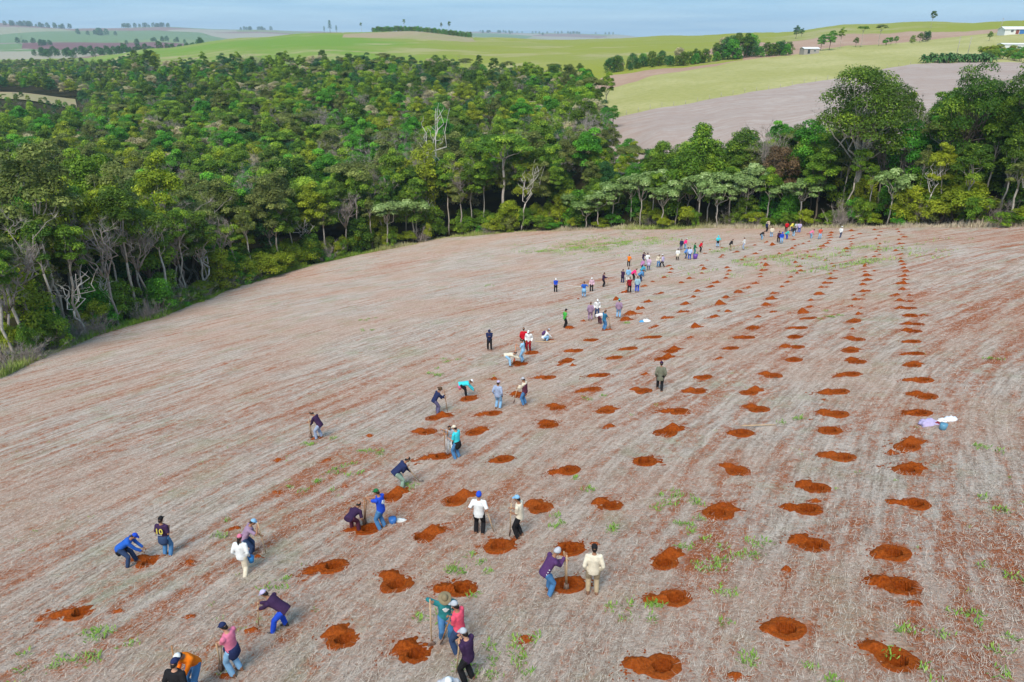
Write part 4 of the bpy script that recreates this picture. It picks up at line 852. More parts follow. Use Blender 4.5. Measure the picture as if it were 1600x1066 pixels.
def ik(root, target, l1, l2, pole):
    root, target = np.array(root, float), np.array(target, float); d = target - root; L = np.linalg.norm(d); mx_ = (l1 + l2) * .995
    if L > mx_: target = root + d / L * mx_; L = mx_; d = target - root
    u = d / L; a = (l1 * l1 - l2 * l2 + L * L) / (2 * L); h = math.sqrt(max(0, l1 * l1 - a * a)); p = np.array(pole, float); p -= u * p.dot(u)
    return root + u * a + unit(p) * h, target
def finger(p, d, curl, L, rad, up):
    d = unit(d); pts = [p]; q = np.array(p, float); n = unit(np.cross(d, np.cross(up, d)))
    for k, s in enumerate((.45, .32, .23)):
        ang = curl * (k + .4); dd = d * math.cos(ang) - n * math.sin(ang); q = q + dd * L * s; pts.append(q)
    return loft(pts, [rad, rad * .95, rad * .85, rad * .6], n=5)
def hand(wr, el, side, grip):
    d = unit(np.array(wr) - np.array(el)); s = unit(np.cross(d, (0, 0, 1)) if abs(d[2]) < .9 else (1, 0, 0)) ; up = np.cross(s, d)
    M = np.stack([s, d, up], 1); pal = ball(np.array(wr) + d * .045, (.042, .052, .020), 8, 6, M); fs = []
    for k, (o, L) in enumerate(((-.030, .070), (-.010, .080), (.010, .075), (.029, .060))): fs.append(finger(np.array(wr) + d * .085 + s * o, d, 0.85 if grip else .28, L, .0095, up))
    fs.append(finger(np.array(wr) + d * .03 - s * side * .038, unit(d * .7 - s * side * .7), .35 if grip else .15, .062, .0105, up))
    return pal, fs
def shell(cap_c, rx, ry, rz, M, zmin=0.0, nu=14, nv=5, back=0.0):
    """dome over the head in head axes"""
    v = []; f = []
    for j in range(nv + 1):
        ph = math.asin(zmin) + (math.pi / 2 - math.asin(zmin)) * j / nv
        for i in range(nu): a = 2 * math.pi * i / nu; v.append((rx * math.cos(ph) * math.cos(a), ry * math.cos(ph) * math.sin(a), rz * math.sin(ph) - back * max(0, -math.sin(a)) * math.cos(ph)))
    for j in range(nv):
        for i in range(nu): f.append((j * nu + i, j * nu + (i + 1) % nu, (j + 1) * nu + (i + 1) % nu, (j + 1) * nu + i))
    f.append(tuple(range(nu - 1, -1, -1)))
    return np.array(v) @ np.array(M).T + cap_c, f
PEOPLE = []
def person(px, py, yaw, pose, top, legs, head, label, h=1.68, sleeve='long', skin='tan', hat='cap', hatc='navy', shoe=None, hands=None, tool=None, extra=(), dy=0.0, turn=0.0, toolname=None):
    P = at_field(px, py); s = h / 1.70 * 0.945
    root = empty('person', (P[0], P[1] + dy, float(plane(P[0], P[1] + dy)) - 0.01), -R(yaw)); root.scale = (s, s, s); tag(root, label, 'person', 'people digging planting holes in the field')
    fine = P[1] < 36; vox = 0.021 if fine else 0.028
    L, pz, py_, fl, fr, knee = {'stand': (4, .915, 0, (-.12, .02), (.12, -.02), .1), 'walk': (7, .90, 0, (-.09, .24), (.10, -.22), .1), 'lean': (32, .885, -.13, (-.15, .06), (.15, -.06), .2), 'dig': (55, .86, -.24, (-.18, .10), (.18, -.10), .3),
        'bend': (88, .84, -.30, (-.16, .02), (.16, -.02), .2), 'squat': (38, .36, -.16, (-.15, .10), (.15, .02), 1)}[pose]
    L = R(L); pel = np.array((0, py_, pz)); t = np.array((0, math.sin(L), math.cos(L))); fwd = np.array((0, math.cos(L), -math.sin(L))); X = np.array((1., 0, 0))
    nb = pel + t * .50; Lh = L * .62 + R(head); hu = np.array((0, math.sin(Lh), math.cos(Lh))); hf = np.array((0, math.cos(Lh), -math.sin(Lh))); hx = X
    if turn: c_, s_ = math.cos(R(turn)), math.sin(R(turn)); hx, hf = X * c_ - hf * s_, hf * c_ + X * s_
    hc = nb + hu * .185 + hf * .02; HM_ = np.stack([hx, hf, hu], 1)
    shl = [nb - t * .065 - X * .185, nb - t * .065 + X * .185]
    # tool line first: the hands close on it
    tl = None
    if tool:
        kind, b, tp = tool[:3]; b, tp = np.array(b, float), np.array(tp, float); tl = (b, tp)
        g1, g2 = tool[3] if len(tool) > 3 else (.62, .86)
        if hands is None: hands = (tuple(b + (tp - b) * g1), tuple(b + (tp - b) * g2))
    if hands is None:
        dn = np.array((0, .05, -.54)) if pose not in ('bend', 'dig') else np.array((0, .12, -.54)); hands = (shl[0] + dn + (-.045, 0, 0), shl[1] + dn + (.045, 0, 0))
    hands = [shl[i] + np.array(((-1 if i == 0 else 1) * .08, .05, -.53)) if hands[i] is None else np.array(hands[i], float) for i in (0, 1)]
    arms = []
    for i in (0, 1):
        sd_ = -1 if i == 0 else 1; el, wr = ik(shl[i], hands[i] - unit(hands[i] - shl[i]) * .05, UA, FA, (sd_ * .45, -.9, -.35)); arms.append((shl[i], el, wr))
    lg = []
    for i, ft in enumerate((fl, fr)):
        hip = pel + X * (-.095 if i == 0 else .095) - t * .02; an = np.array((ft[0], ft[1], .085)); kn, an = ik(hip, an, TH, SH, (ft[0] * .6, 1, .05)); lg.append((hip, kn, an))
    # ---- body: one fused skin
    tor = lambda o, lo=-.10, hi=.50: loft([pel + t * q for q in np.linspace(lo, hi - .03, 6)] + [pel + t * hi], [(.150 + o, .105 + o), (.165 + o, .118 + o), (.148 + o, .108 + o), (.155 + o, .112 + o), (.172 + o, .118 + o), (.150 + o, .095 + o), (.075 + o, .07 + o)], X, 14)
    limbp = lambda a, b, c, r0, r1, r2, o: loft([a, (a + b) / 2, b, (b + c) / 2, c], [r0 + o, (r0 + r1) / 2 + .004 + o, r1 + o, (r1 + r2) / 2 + .006 + o, r2 + o], n=9)
    parts = [tor(0), loft([nb - t * .05, nb + hu * .06, hc - hu * .04], [.062, .052, .055], n=9), ball(hc, (.076, .096, .118), 12, 9, HM_), ball(hc - hu * .075 + hf * .035, (.052, .05, .045), 8, 6, HM_), ball(hc + hf * .098 - hu * .015, (.016, .022, .03), 6, 5, HM_)]
    for i in (0, 1):
        parts.append(ball(hc + hx * (.080 if i else -.080) - hf * .005, (.012, .022, .032), 6, 5, HM_)); a, b, c = arms[i]
        parts += [ball(a, .062, 8, 6), limbp(a, b, c, .054, .042, .030, 0), limbp(*lg[i], .088, .058, .042, 0), hand(c, b, -1 if i == 0 else 1, tool is not None)[0], loft([lg[i][2] + (0, -.05, -.05), lg[i][2] + (0, .06, -.05), lg[i][2] + (0, .15, -.06)], [(.036, .03), (.04, .03), (.03, .018)], X, 8)]
    v, f = join(parts); bm = mesh('body', v, f, [SKIN[skin], M_EYE], True); body = obj('body', bm, root)
    fing = []
    for i in (0, 1): fing += hand(arms[i][2], arms[i][1], -1 if i == 0 else 1, tool is not None)[1]
    REMESH.append((body, vox, fing, [hc + hx * q * .033 + hf * .092 + hu * .012 for q in (-1, 1)]))
    # ---- clothes
    topc, legc = C[top] if isinstance(top, str) else top, C[legs]
    long_ = pose in ('stand', 'walk') and 'coat' in extra
    sp = [tor(.020, -.26 if long_ else -.13, .505)]
    for i in (0, 1):
        a, b, c = arms[i]; sp.append(ball(a, .076, 8, 6)); sp.append(limbp(a, b, c, .072, .060, .046, .0) if sleeve == 'long' else loft([a, (a + b) / 2, a + (b - a) * .82], [.072, .066, .068], n=9))
    v, f = join(sp); v = v + 0.006 * np.stack([vnoise(v[:, 2] * 14, v[:, 0] * 12, px % 7), vnoise(v[:, 0] * 14 + 3, v[:, 2] * 13, px % 5), 0 * v[:, 2]], 1)
    nm = 'jacket' if sleeve == 'long' else 'shirt'; so = obj(nm, mesh(nm, v, f, cloth(topc), True), root); REMESH.append((so, vox, None, None))
    if 'vest' in extra:
        vo = obj('vest', mesh('vest', *tor(.034, -.12, .46), cloth(C['maroon']), True), root); REMESH.append((vo, vox, None, None))
    tp_ = [loft([pel + t * .10, pel, pel - t * .07 - np.array((0, 0, .04))], [(.163, .122), (.180, .135), (.150, .115)], X, 14)]
    for i in (0, 1):
        a, b, c = lg[i]; tp_.append(limbp(a, b, c + np.array((0, 0, .0)), .108, .082, .070, .0))
    v, f = join(tp_); v = v + 0.006 * np.stack([vnoise(v[:, 2] * 12, v[:, 0] * 12, px % 7), vnoise(v[:, 0] * 14 + 3, v[:, 2] * 11, px % 5), 0 * v[:, 2]], 1)
    to = obj('trousers', mesh('trousers', v, f, cloth(legc), True), root); REMESH.append((to, vox, None, None))
    shm = {'white': M_SHOEW, 'dark': M_SHOED}.get(shoe, M_SHOE)
    for i in (0, 1):
        an = lg[i][2]; obj('shoe', mesh('shoe', *join([loft([an + (0, -.085, -.055), an + (0, -.05, -.035), an + (0, .05, -.04), an + (0, .13, -.052), an + (0, .18, -.062)], [(.03, .022), (.043, .046), (.046, .042), (.046, .030), (.026, .016)], X, 10), loft([an + (0, -.02, -.05), an + (0, -.02, .06)], [.05, .052], n=9)]), shm, True), root)
    # ---- head wear and hair
    hcol = C[hatc] if hatc in C else C['navy']
    if hat in ('cap', 'hat', 'none', 'tail'):
        obj('hair', mesh('hair', *join([shell(hc - hf * .012 + hu * .005, .083, .098, .118, HM_, .0, 14, 5, .085)] + ([loft([hc - hf * .09, hc - hf * .14 - hu * .08, hc - hf * .12 - hu * .22], [.03, .045, .02], n=8)] if hat == 'tail' else [])), M_HAIR, True), root)
    if hat in ('cap', 'tail'):
        br = loft([hc + hf * .075 + hu * .045, hc + hf * .13 + hu * .040, hc + hf * .175 + hu * .022], [(.072, .008), (.070, .007), (.045, .005)], hx, 12)
        co_ = obj('cap', mesh('cap', *shell(hc + hu * .022, .091, .108, .112, HM_, .12), cloth(hcol), True), root); obj('visor', mesh('visor', *br, cloth(hcol), True), co_)
    elif hat == 'beanie': obj('cap', mesh('cap', *shell(hc + hu * .005 - hf * .008, .093, .108, .135, HM_, -.12, 14, 6, .03), cloth(hcol), True), root)
    elif hat == 'hat':
        rings = []; nn_ = 20; vv = []; ff = []
        for rr_, zz_ in ((.085, .05), (.12, .035), (.172, .03), (.176, .022), (.12, .025), (.08, .04)):
            for i in range(nn_): a = 2 * math.pi * i / nn_; vv.append((rr_ * math.cos(a), rr_ * 1.08 * math.sin(a), zz_ + (.02 * math.cos(2 * a) if rr_ > .15 else 0)))
        for j in range(5):
            for i in range(nn_): ff.append((j * nn_ + i, j * nn_ + (i + 1) % nn_, (j + 1) * nn_ + (i + 1) % nn_, (j + 1) * nn_ + i))
        obj('hat', mesh('hat', *join([shell(hc + hu * .03, .092, .105, .115, HM_, .1), (np.array(vv) @ HM_.T + hc, ff)]), cloth(hcol), True), root)
    elif hat == 'hood': obj('hood', mesh('hood', *join([shell(hc - hf * .02 - hu * .01, .105, .118, .145, HM_, -.45, 14, 7, .02)]), cloth(hcol), True), root)
    for e in extra:
        if e[0] == 'waist':                  # jacket tied round the hips
            o = obj('tied_jacket', mesh('tied_jacket', *join([loft([pel + t * .06, pel - (0, .02, .05), pel - (0, .05, .20), pel - (0, .06, .30)], [(.178, .138), (.188, .150), (.185, .140), (.13, .07)], X, 14), loft([pel + (-.10, .15, .03), pel + (-.06, .19, -.15)], [.035, .03], n=7), loft([pel + (.10, .15, .03), pel + (.05, .19, -.17)], [.035, .03], n=7)]), cloth(C[e[1]]), True), root)
        elif e[0] == 'print':                # pale printed mark on the back or chest
            sg = -1 if e[2] == 'back' else 1; rr_ = random.Random(px); vv = []
            c0 = pel + t * .31 + fwd * sg * .155; pp = [(c0 + X * (.10 * math.cos(a) * rr_.uniform(.5, 1)) + t * (.09 * math.sin(a) * rr_.uniform(.5, 1))) for a in np.linspace(0, 6.28, 15)[:-1]]
            vv = np.concatenate([np.array(pp), np.array(pp) - fwd * sg * .02]); nn_ = len(pp)
            obj('print', mesh('print', vv, [tuple(range(nn_)), tuple(range(2 * nn_ - 1, nn_ - 1, -1))] + [(i, (i + 1) % nn_, nn_ + (i + 1) % nn_, nn_ + i) for i in range(nn_)], cloth(C[e[1]])), root)
        elif e[0] == 'number':               # squad number on the back of a football shirt
            cu = bpy.data.curves.new('number', 'FONT'); cu.body = e[1]; cu.size = .30; cu.align_x = 'CENTER'; cu.extrude = .012; to_ = bpy.data.objects.new('number', cu); COL.objects.link(to_)
            me = bpy.data.meshes.new_from_object(to_.evaluated_get(bpy.context.evaluated_depsgraph_get())); bpy.data.objects.remove(to_)
            me.materials.clear(); me.materials.append(cloth(C['yellow'])); o = obj('number', me, root); o.matrix_local = Matrix((( 1, 0, 0, 0), (0, t[1], -fwd[1], 0), (0, t[2], -fwd[2], 0), (0, 0, 0, 1)))
            o.location = pel + t * .22 - fwd * .172
            for q in range(5): obj('name_stripe', mesh('name_stripe', *box((0, 0, 0), (.022, .012, .030)), cloth(C['grey'])), root, tuple(pel + t * .165 - fwd * .168 + X * (.036 * (q - 2))))
        elif e[0] == 'stripe':
            for q in (-.06, .02, .10): obj('stripe', mesh('stripe', *loft([pel + t * (q + .06) + X * .175 - fwd * .05, pel + t * (q + .02) + X * .10 + fwd * .125, pel + t * (q + .09) - X * .10 + fwd * .128], [.014] * 3, n=6), cloth(C['white'])), root)
        elif e[0] == 'pack':                 # small backpack
            c0 = pel + t * .28 - fwd * .20; obj('backpack', mesh('backpack', *ball(c0, (.16, .11, .22), 12, 8, np.stack([X, fwd, t], 1)), cloth(C[e[1]]), True), root)
        elif e[0] == 'beard': obj('beard', mesh('beard', *ball(hc - hu * .085 + hf * .05, (.058, .055, .05), 10, 7, HM_), M_HAIR, True), root)
        elif e[0] == 'skirt': obj('skirt', mesh('skirt', *loft([pel + t * .08, pel - (0, 0, .1), pel - (0, 0, .34)], [(.18, .14), (.21, .17), (.24, .20)], X, 14), cloth(C[e[1]]), True), root)
    if tl is not None:
        make_tool(kind, root, tl[0], tl[1], label if toolname is None else toolname)
    PEOPLE.append((root, px, py)); return root
TOOLLAB = {'shovel': ('shovel', 'long handled shovel with rusty blade held by the '), 'digger': ('post_hole_digger', 'two handled post hole digger held by the '), 'bar': ('digging_bar', 'straight wooden pole held by the '), 'hoe': ('hoe', 'long handled hoe used by the '), 'auger': ('post_hole_digger', 'bright orange post hole digger held by the ')}
def make_tool(kind, root, b, tp, who):
    s = root.scale[0]; nm, lab = TOOLLAB[kind]; o = empty(nm, root.location, root.rotation_euler[2]); o.scale = (s, s, s)
    d = unit(tp - b); L = np.linalg.norm(tp - b); side = unit(np.cross(d, (0, 1, 0.01))); fw = np.cross(side, d)
    wood = M_WOODP if len(who) % 2 else M_WOOD
    if kind == 'auger': wood = plain('orange_wood', (0.70, 0.26, 0.13), .6, .15)
    if kind in ('digger', 'auger'):
        for q in (-1, 1):
            obj('handle', mesh('handle', *loft([b + d * .26 + side * q * .035, b + d * L * .6 + side * q * .05, tp + side * q * .09], [.019, .019, .018], n=8), wood, True), o)
            bl = loft([b - d * .02 + side * q * .015, b + d * .10 + side * q * .055, b + d * .30 + side * q * .040], [(.010, .045), (.010, .07), (.010, .05)], side, 10); obj('blade', mesh('blade', *bl, M_ORANGE if kind == 'auger' else M_STEEL, True), o)
    else:
        obj('handle', mesh('handle', *loft([b + d * .12, b + d * L * .5, tp], [.019, .019, .018], n=8), wood, True), o)
        if kind == 'shovel':
            bl = loft([b - d * .02, b + d * .04, b + d * .16, b + d * .26], [(.03, .008), (.09, .016), (.11, .02), (.035, .02)], side, 12); obj('blade', mesh('blade', *bl, M_STEEL, True), o)
        elif kind == 'hoe': obj('blade', mesh('blade', *loft([b + d * .14, b + d * .05 + fw * .08, b + fw * .16], [(.03, .012), (.09, .010), (.10, .006)], side, 10), M_STEEL, True), o)
        else: obj('tip', mesh('tip', *loft([b - d * .02, b + d * .12], [.008, .022], n=8), M_STEEL, True), o)
    short = who.split(' bending')[0].split(' standing')[0].split(' leaning')[0].split(' walking')[0].split(' facing')[0].split(' holding')[0].split(' working')[0]
    short = short.split(' behind')[0].split(' reaching')[0].split(' resting')[0].split(' pressing')[0].split(' digging')[0].split(' with ')[0].split(' by ')[0].split(' bending')[0]
    tag(o, ' '.join((lab + short).split()[:16]), nm.replace('_', ' ')); return o
# tools in the holder's own axes: x right, y ahead, z up
FRONT = ('shovel', (.05, .50, .02), (.0, .30, 1.25)); DIG = ('digger', (.0, .62, -.05), (.0, .42, 1.25)); HOE = ('hoe', (.05, .75, .03), (-.02, .15, 1.15), (.45, .8)); BAR = ('bar', (.25, .38, .0), (.22, .30, 1.75), (.62, .78))
person(207, 884, 78, 'dig', 'blue', 'djeans', 10, 'person in blue shirt and dark apron bending over a hole, blue cap', hat='cap', hatc='royal', extra=(('waist', 'black'),), hands=((-.06, .62, .45), (.08, .64, .42)))
person(263, 871, 8, 'stand', 'dpurple', 'jeans', 5, 'person in dark football shirt numbered 10 standing with jacket round the waist', sleeve='short', hat='cap', hatc='black', extra=(('waist', 'djeans'), ('number', '10')), hands=((-.12, .24, 1.12), (.12, .24, 1.10)), h=1.72)
person(386, 880, 70, 'lean', 'mauve', 'djeans', 14, 'person in greyish purple shirt and light blue cap leaning on a pole', sleeve='short', hatc='lblue', tool=('bar', (.20, .52, 0), (.12, .40, 1.5)), dy=.4)
person(383, 901, 5, 'walk', 'white', 'cream', 8, 'person in white hooded top and cream trousers carrying a blue bucket', hat='tail', hatc='pink', shoe='white', h=1.64)
person(437, 985, -78, 'dig', 'dpurple', 'royal', 0, 'person in dark purple shirt and blue trousers bending over a round hole', hatc='lav', tool=('bar', (.05, .70, -.1), (.0, .52, .95), (.7, .92)), shoe='dark', h=1.74)
person(371, 1054, -72, 'stand', 'pink', 'ljeans', 22, 'person in pink T-shirt and faded jeans holding a digging tool', sleeve='short', skin='light', hatc='navy', tool=('digger', (-.02, .48, -.05), (.0, .38, 1.0), (.85, .95)), extra=(('waist', 'navy'),), h=1.74)
person(307, 1082, 195, 'lean', 'orange', 'jeans', 20, 'person in orange jacket leaning over a wooden pole', hatc='white', tool=('bar', (-.05, .55, -.05), (.12, .25, 1.75), (.4, .55)), h=1.76)
person(289, 1118, 8, 'stand', 'black', 'djeans', 12, 'person in black T-shirt and navy cap standing with back turned by the orange jacket', sleeve='short', hatc='navy', skin='light', h=1.74)
person(556, 830, 20, 'bend', 'dpurple', 'maroon', 0, 'person in dark top and maroon trousers bending double over a hole', hat='none', sleeve='short')
person(598, 828, -68, 'stand', 'royal', 'jeans', 18, 'person in bright blue T-shirt and green cap reaching out to a digging tool', sleeve='short', hatc='dgreen', tool=('digger', (.05, .80, -.05), (.0, .58, 1.25), (.93, .97)), extra=(('print', 'white', 'back'),), h=1.76)
person(629, 764, 62, 'dig', 'navy', 'pgreen', 5, 'person in navy jacket and pale green trousers bending to hoe red soil', hat='none', tool=HOE, shoe='dark', h=1.78)
person(715, 719, -60, 'stand', 'cyan', 'jeans', 16, 'person in cyan T-shirt and cream cap standing with dark jacket round the waist', sleeve='short', skin='light', hatc='cream', extra=(('waist', 'black'),), hands=((-.10, .36, 1.0), (.14, .34, 1.02)), h=1.76)
person(703, 716, 175, 'stand', 'grey', 'white', 20, 'person in grey shirt holding an upright pole behind the cyan T-shirt', sleeve='short', hat='none', tool=('digger', (.20, .34, .30), (.16, .32, 1.62), (.8, .93)), dy=.3)
person(749, 837, 8, 'stand', 'white', 'black', 6, 'person in white T-shirt and purple beanie standing with back turned', sleeve='short', hat='beanie', hatc='royal', tool=('bar', (.50, .12, 0), (.26, .10, .95), (.7, .93)), hands=((-.22, .12, 1.05), (.28, .10, .92)), h=1.76)
person(812, 841, -70, 'stand', 'cream', 'black', 10, 'person in cream T-shirt and light blue cap holding a shovel upright', sleeve='short', hatc='lblue', tool=('shovel', (.0, .36, 0), (.0, .30, 1.35), (.7, .82)), h=1.72)
person(857, 929, 66, 'lean', 'purple', 'jeans', 10, 'person in dark purple striped jacket and grey beanie leaning on two poles', hat='beanie', hatc='grey', tool=('digger', (.02, .58, -.1), (.0, .50, 1.30), (.8, .93)), extra=(('stripe',),), h=1.74)
person(925, 930, 4, 'stand', 'cream', 'beige', 6, 'person in quilted cream jacket and black cap standing with back turned', hatc='black', h=1.72)
person(697, 1000, 165, 'stand', 'teal', 'jeans', 22, 'person in teal jersey and wide straw hat holding a raised shovel handle', hat='hat', hatc='straw', tool=('shovel', (.42, .20, 0), (.38, .10, 1.62), (.62, .99)), hands=((-.24, .10, 1.0), (.40, .12, 1.58)), extra=(('print', 'white', 'front'),), h=1.70)
person(719, 1022, -62, 'stand', 'coral', 'djeans', 14, 'person in coral red polo and grey cap resting on a digging tool, bearded', sleeve='short', hatc='grey', tool=('shovel', (.05, .62, 0), (.0, .24, 1.15), (.80, .95)), extra=(('beard',),), h=1.72)
person(733, 1068, -58, 'stand', 'dpurple', 'black', 16, 'person in black and purple jersey and pale cap holding a pole', hatc='grey', skin='light', tool=('bar', (.05, .42, 0), (.0, .24, 1.35), (.85, .96)), h=1.70)
person(703, 1122, 172, 'lean', 'grey', 'djeans', 14, 'person in pale grey hooded top bending under a white cap', hatc='white', skin='light', h=1.70)
person(499, 686, -72, 'lean', 'dpurple', 'bgrey', 22, 'person in black jacket and grey jeans leaning alone over a small hole', hat='none', tool=('digger', (.05, .52, -.1), (.0, .42, 1.1)), h=1.76)
person(683, 647, 60, 'lean', 'navy', 'purplejeans', 12, 'person in dark blue jacket and brown hat digging with a pole', hat='hat', hatc='brown', tool=('bar', (.1, .60, -.1), (.0, .46, 1.4), (.6, .75)), h=1.72)
person(728, 619, 80, 'bend', 'cyan', 'black', -8, 'person in cyan and pink top and white boots bending double', hatc='white', shoe='white', hands=((-.08, .60, .25), (.1, .55, .3)), extra=(('waist', 'pink'),))
person(778, 640, 25, 'stand', 'bgrey', 'ljeans', 6, 'person in grey blue shirt and light jeans standing with arms down', hatc='lav', h=1.70)
person(820, 634, -66, 'stand', 'cream', 'jeans', 16, 'person in maroon vest over cream sleeves holding a shovel', hatc='grey', tool=('shovel', (.0, .66, 0), (.0, .42, 1.15), (.85, .96)), extra=('vest',), h=1.70)
person(1030, 611, 8, 'walk', 'olive', 'black', 4, 'person in loose olive jacket and black trousers walking away', hatc='dpurple', extra=('coat',), h=1.74)
person(765, 547, 180, 'stand', 'navy', 'black', 20, 'person in navy jacket and black trousers looking down at cupped hands', hat='hood', hatc='navy', hands=((-.05, .26, 1.15), (.06, .26, 1.15)), h=1.72)
person(818, 545, 0, 'stand', 'red', 'black', 5, 'person in red top with dark hair standing beside a white shirt', hat='none', h=1.66)
person(826, 549, 195, 'stand', 'white', 'dred', 10, 'person in white shirt and dark red trousers standing', hatc='white', h=1.68)
person(817, 566, -80, 'stand', 'skyblue', 'ljeans', 14, 'person in pale blue T-shirt pressing down an orange post hole digger', sleeve='short', skin='light', hat='none', tool=('auger', (.05, .62, -.1), (.0, .46, 1.30), (.92, .97)), h=1.72)
person(797, 572, 80, 'bend', 'cream', 'skyblue', 0, 'person in cream top and pale blue trousers bending double beside an orange digger', hat='none', skin='light', hands=((-.05, .70, .5), (.1, .68, .55)))
person(852, 533, 72, 'squat', 'white', 'ljeans', 10, 'person in white with a purple backpack squatting at a hole', hatc='grey', extra=(('pack', 'purple'),), hands=((-.1, .55, .25), (.1, .55, .22)), skin='light')
person(882, 513, 70, 'stand', 'green', 'black', 8, 'person in bright green T-shirt and black trousers standing', sleeve='short', hatc='black', hands=((-.14, .22, 1.05), (.14, .22, 1.05)), shoe='dark', h=1.70)
person(868, 457, 182, 'stand', 'royal', 'black', 14, 'person in blue sweater and white cap holding a string', hatc='white', hands=((-.05, .28, .95), (.05, .28, .95)), h=1.66)
person(912, 465, 10, 'stand', 'blue', 'ljeans', 5, 'person in blue T-shirt with a pale skirt of tied jacket', hat='none', sleeve='short', extra=(('skirt', 'lblue'),), hands=((-.2, .12, .95), (.5, .25, 1.2)), h=1.70)
person(924, 456, 190, 'stand', (.62, .42, .50), 'black', 8, 'person in pinkish white jacket and black trousers', hatc='white', h=1.62)
person(942, 449, 78, 'stand', 'dpurple', 'black', 8, 'person in dark purple jacket leaning an arm on a tool', hat='none', tool=('bar', (.0, .55, 0), (.0, .48, 1.12), (.95, .99)), h=1.70)
person(922, 501, 4, 'stand', 'mauve', (.28, .20, .27) and 'mauve', 6, 'person in mauve top and mauve trousers with back turned', hat='none', h=1.66)
person(935, 500, 180, 'stand', 'white', 'djeans', 12, 'person in open white shirt standing over a bent helper', hatc='white', h=1.70, dy=1.2)
person(938, 508, 60, 'bend', (.72, .66, .66), 'maroon', 0, 'person in pale pink top bending double behind the blue jeans', hat='none', dy=.3)
person(943, 516, 62, 'stand', (.03, .15, .26), 'jeans', 10, 'person in teal blue shirt and blue jeans holding a digging tool', hat='none', sleeve='short', tool=('digger', (.05, .60, -.1), (.0, .45, 1.15)), h=1.72)
person(966, 497, 12, 'stand', 'mauve', 'ljeans', 6, 'person in mauve top, light jeans and turquoise cap', hatc='cyan', h=1.68)
person(983, 458, 5, 'stand', 'dred', 'black', 6, 'person in dark red sweater and black trousers by an orange tool', hat='none', tool=('auger', (-.30, .25, -.05), (-.25, .3, 1.1)), h=1.72)
person(995, 457, 8, 'stand', (.28, .42, .50), 'royal', 6, 'person in pale blue sweater and bright blue trousers', hat='none', h=1.70)
person(972, 443, 30, 'stand', 'dpurple', 'navy', 8, 'person in dark patterned top and navy trousers holding a stick', hat='none', tool=('bar', (.1, .4, 0), (.05, .3, 1.2)), h=1.66)
person(981, 440, 0, 'stand', 'lblue', 'white', 6, 'person in light blue shirt behind the dark red sweater', hat='none', h=1.64)
person(990, 438, 70, 'dig', 'hotpink', 'black', 5, 'person in hot pink top bending over a hole in the group', hat='none')
person(1001, 440, 70, 'dig', (.08, .22, .42), 'djeans', 5, 'person in steel blue top bending beside the hot pink one', hat='none')
person(1004, 432, 60, 'dig', (.05, .26, .36), 'djeans', 5, 'person in turquoise blue top bending near a pink dress', hat='none')
person(982, 417, 8, 'stand', 'orange', 'black', 8, 'person in bright orange jersey and black trousers with a pole', hat='none', sleeve='short', tool=('bar', (.35, .2, 0), (.3, .2, 1.0)), h=1.68)
person(1004, 413, 90, 'stand', 'dpurple', 'djeans', 10, 'person in dark top with raised arms among pale shirts', hat='none', hands=((-.2, .4, 1.4), (.2, .4, 1.4)))
person(1011, 415, 0, 'stand', 'white', 'grey', 8, 'person in white shirt and dark cap in the middle of the group', hatc='dpurple')
person(1013, 422, 10, 'stand', (.52, .36, .50), 'purplejeans', 6, 'person in pale mauve dress with back turned', hat='none', extra=(('skirt', 'lav'),), h=1.64)
person(1003, 424, 60, 'lean', (.40, .18, .34), 'navy', 8, 'person in magenta and lilac top leaning forward', hatc='mauve')
person(1028, 418, 175, 'stand', 'cream', 'jeans', 10, 'person in cream shirt and blue jeans facing the group', hat='none', h=1.70)
person(1035, 418, -55, 'walk', 'lav', 'black', 6, 'person in lilac white shirt, black trousers and white cap', hatc='white', h=1.68)
person(1058, 407, 10, 'stand', 'white', 'black', 8, 'person in white dress and purple cap', hatc='purple', extra=(('skirt', 'cream'),), h=1.60)
person(1064, 391, 0, 'stand', 'navy', 'purplejeans', 6, 'person in navy shirt beside the far hot pink one', hat='none')
person(1070, 389, 60, 'lean', 'hotpink', 'ljeans', 8, 'person in hot pink jacket leaning forward far up the field', hatc='white')
person(1071, 404, 90, 'lean', (.10, .24, .55), 'djeans', 8, 'person in mid blue shirt bending behind a white and blue shirt', hat='none')
person(1077, 406, 5, 'stand', (.42, .52, .74), 'blue', 8, 'person in white and pale blue shirt, blue shorts and green boots', hat='none')
person(1084, 398, 80, 'stand', 'dgreen', 'teal', 8, 'person in green shirt and teal trousers by a purple bin', hat='none', hands=((-.1, .4, 1.0), (.1, .4, .9)))
person(1094, 394, 75, 'lean', 'red', 'black', 8, 'person in red top and black trousers leaning forward', hat='none')
person(1121, 386, 5, 'stand', 'cyan', 'ljeans', 6, 'person in turquoise top with a dark sweater round the hips', hat='hood', hatc='cyan', extra=(('waist', 'black'),), tool=('bar', (.42, .15, 0), (.40, .15, 1.9), (.4, .5)), hands=((-.25, .1, .9), (.40, .15, .95)))
person(1141, 391, 70, 'lean', 'black', (.5, .3, .25) and 'beige', 8, 'thin person in black top and bare legs working with a hoe', hat='none', tool=HOE)
person(1162, 390, -70, 'stand', 'white', 'bgrey', 8, 'person in white top and grey jeans with a long shovel', hat='none', tool=('shovel', (.0, .85, 0), (.0, .25, 1.3), (.75, .92)))
person(1190, 375, 75, 'dig', 'black', 'ljeans', 5, 'person in black top and pale jeans bending double near the forest edge', hat='none')
person(1197, 363, 70, 'stand', 'navy', 'black', 8, 'person dressed in navy near the forest edge', hat='none')
person(1199, 359, 180, 'stand', 'cream', 'beige', 8, 'person in pale cream behind the navy one at the forest edge', hat='none')
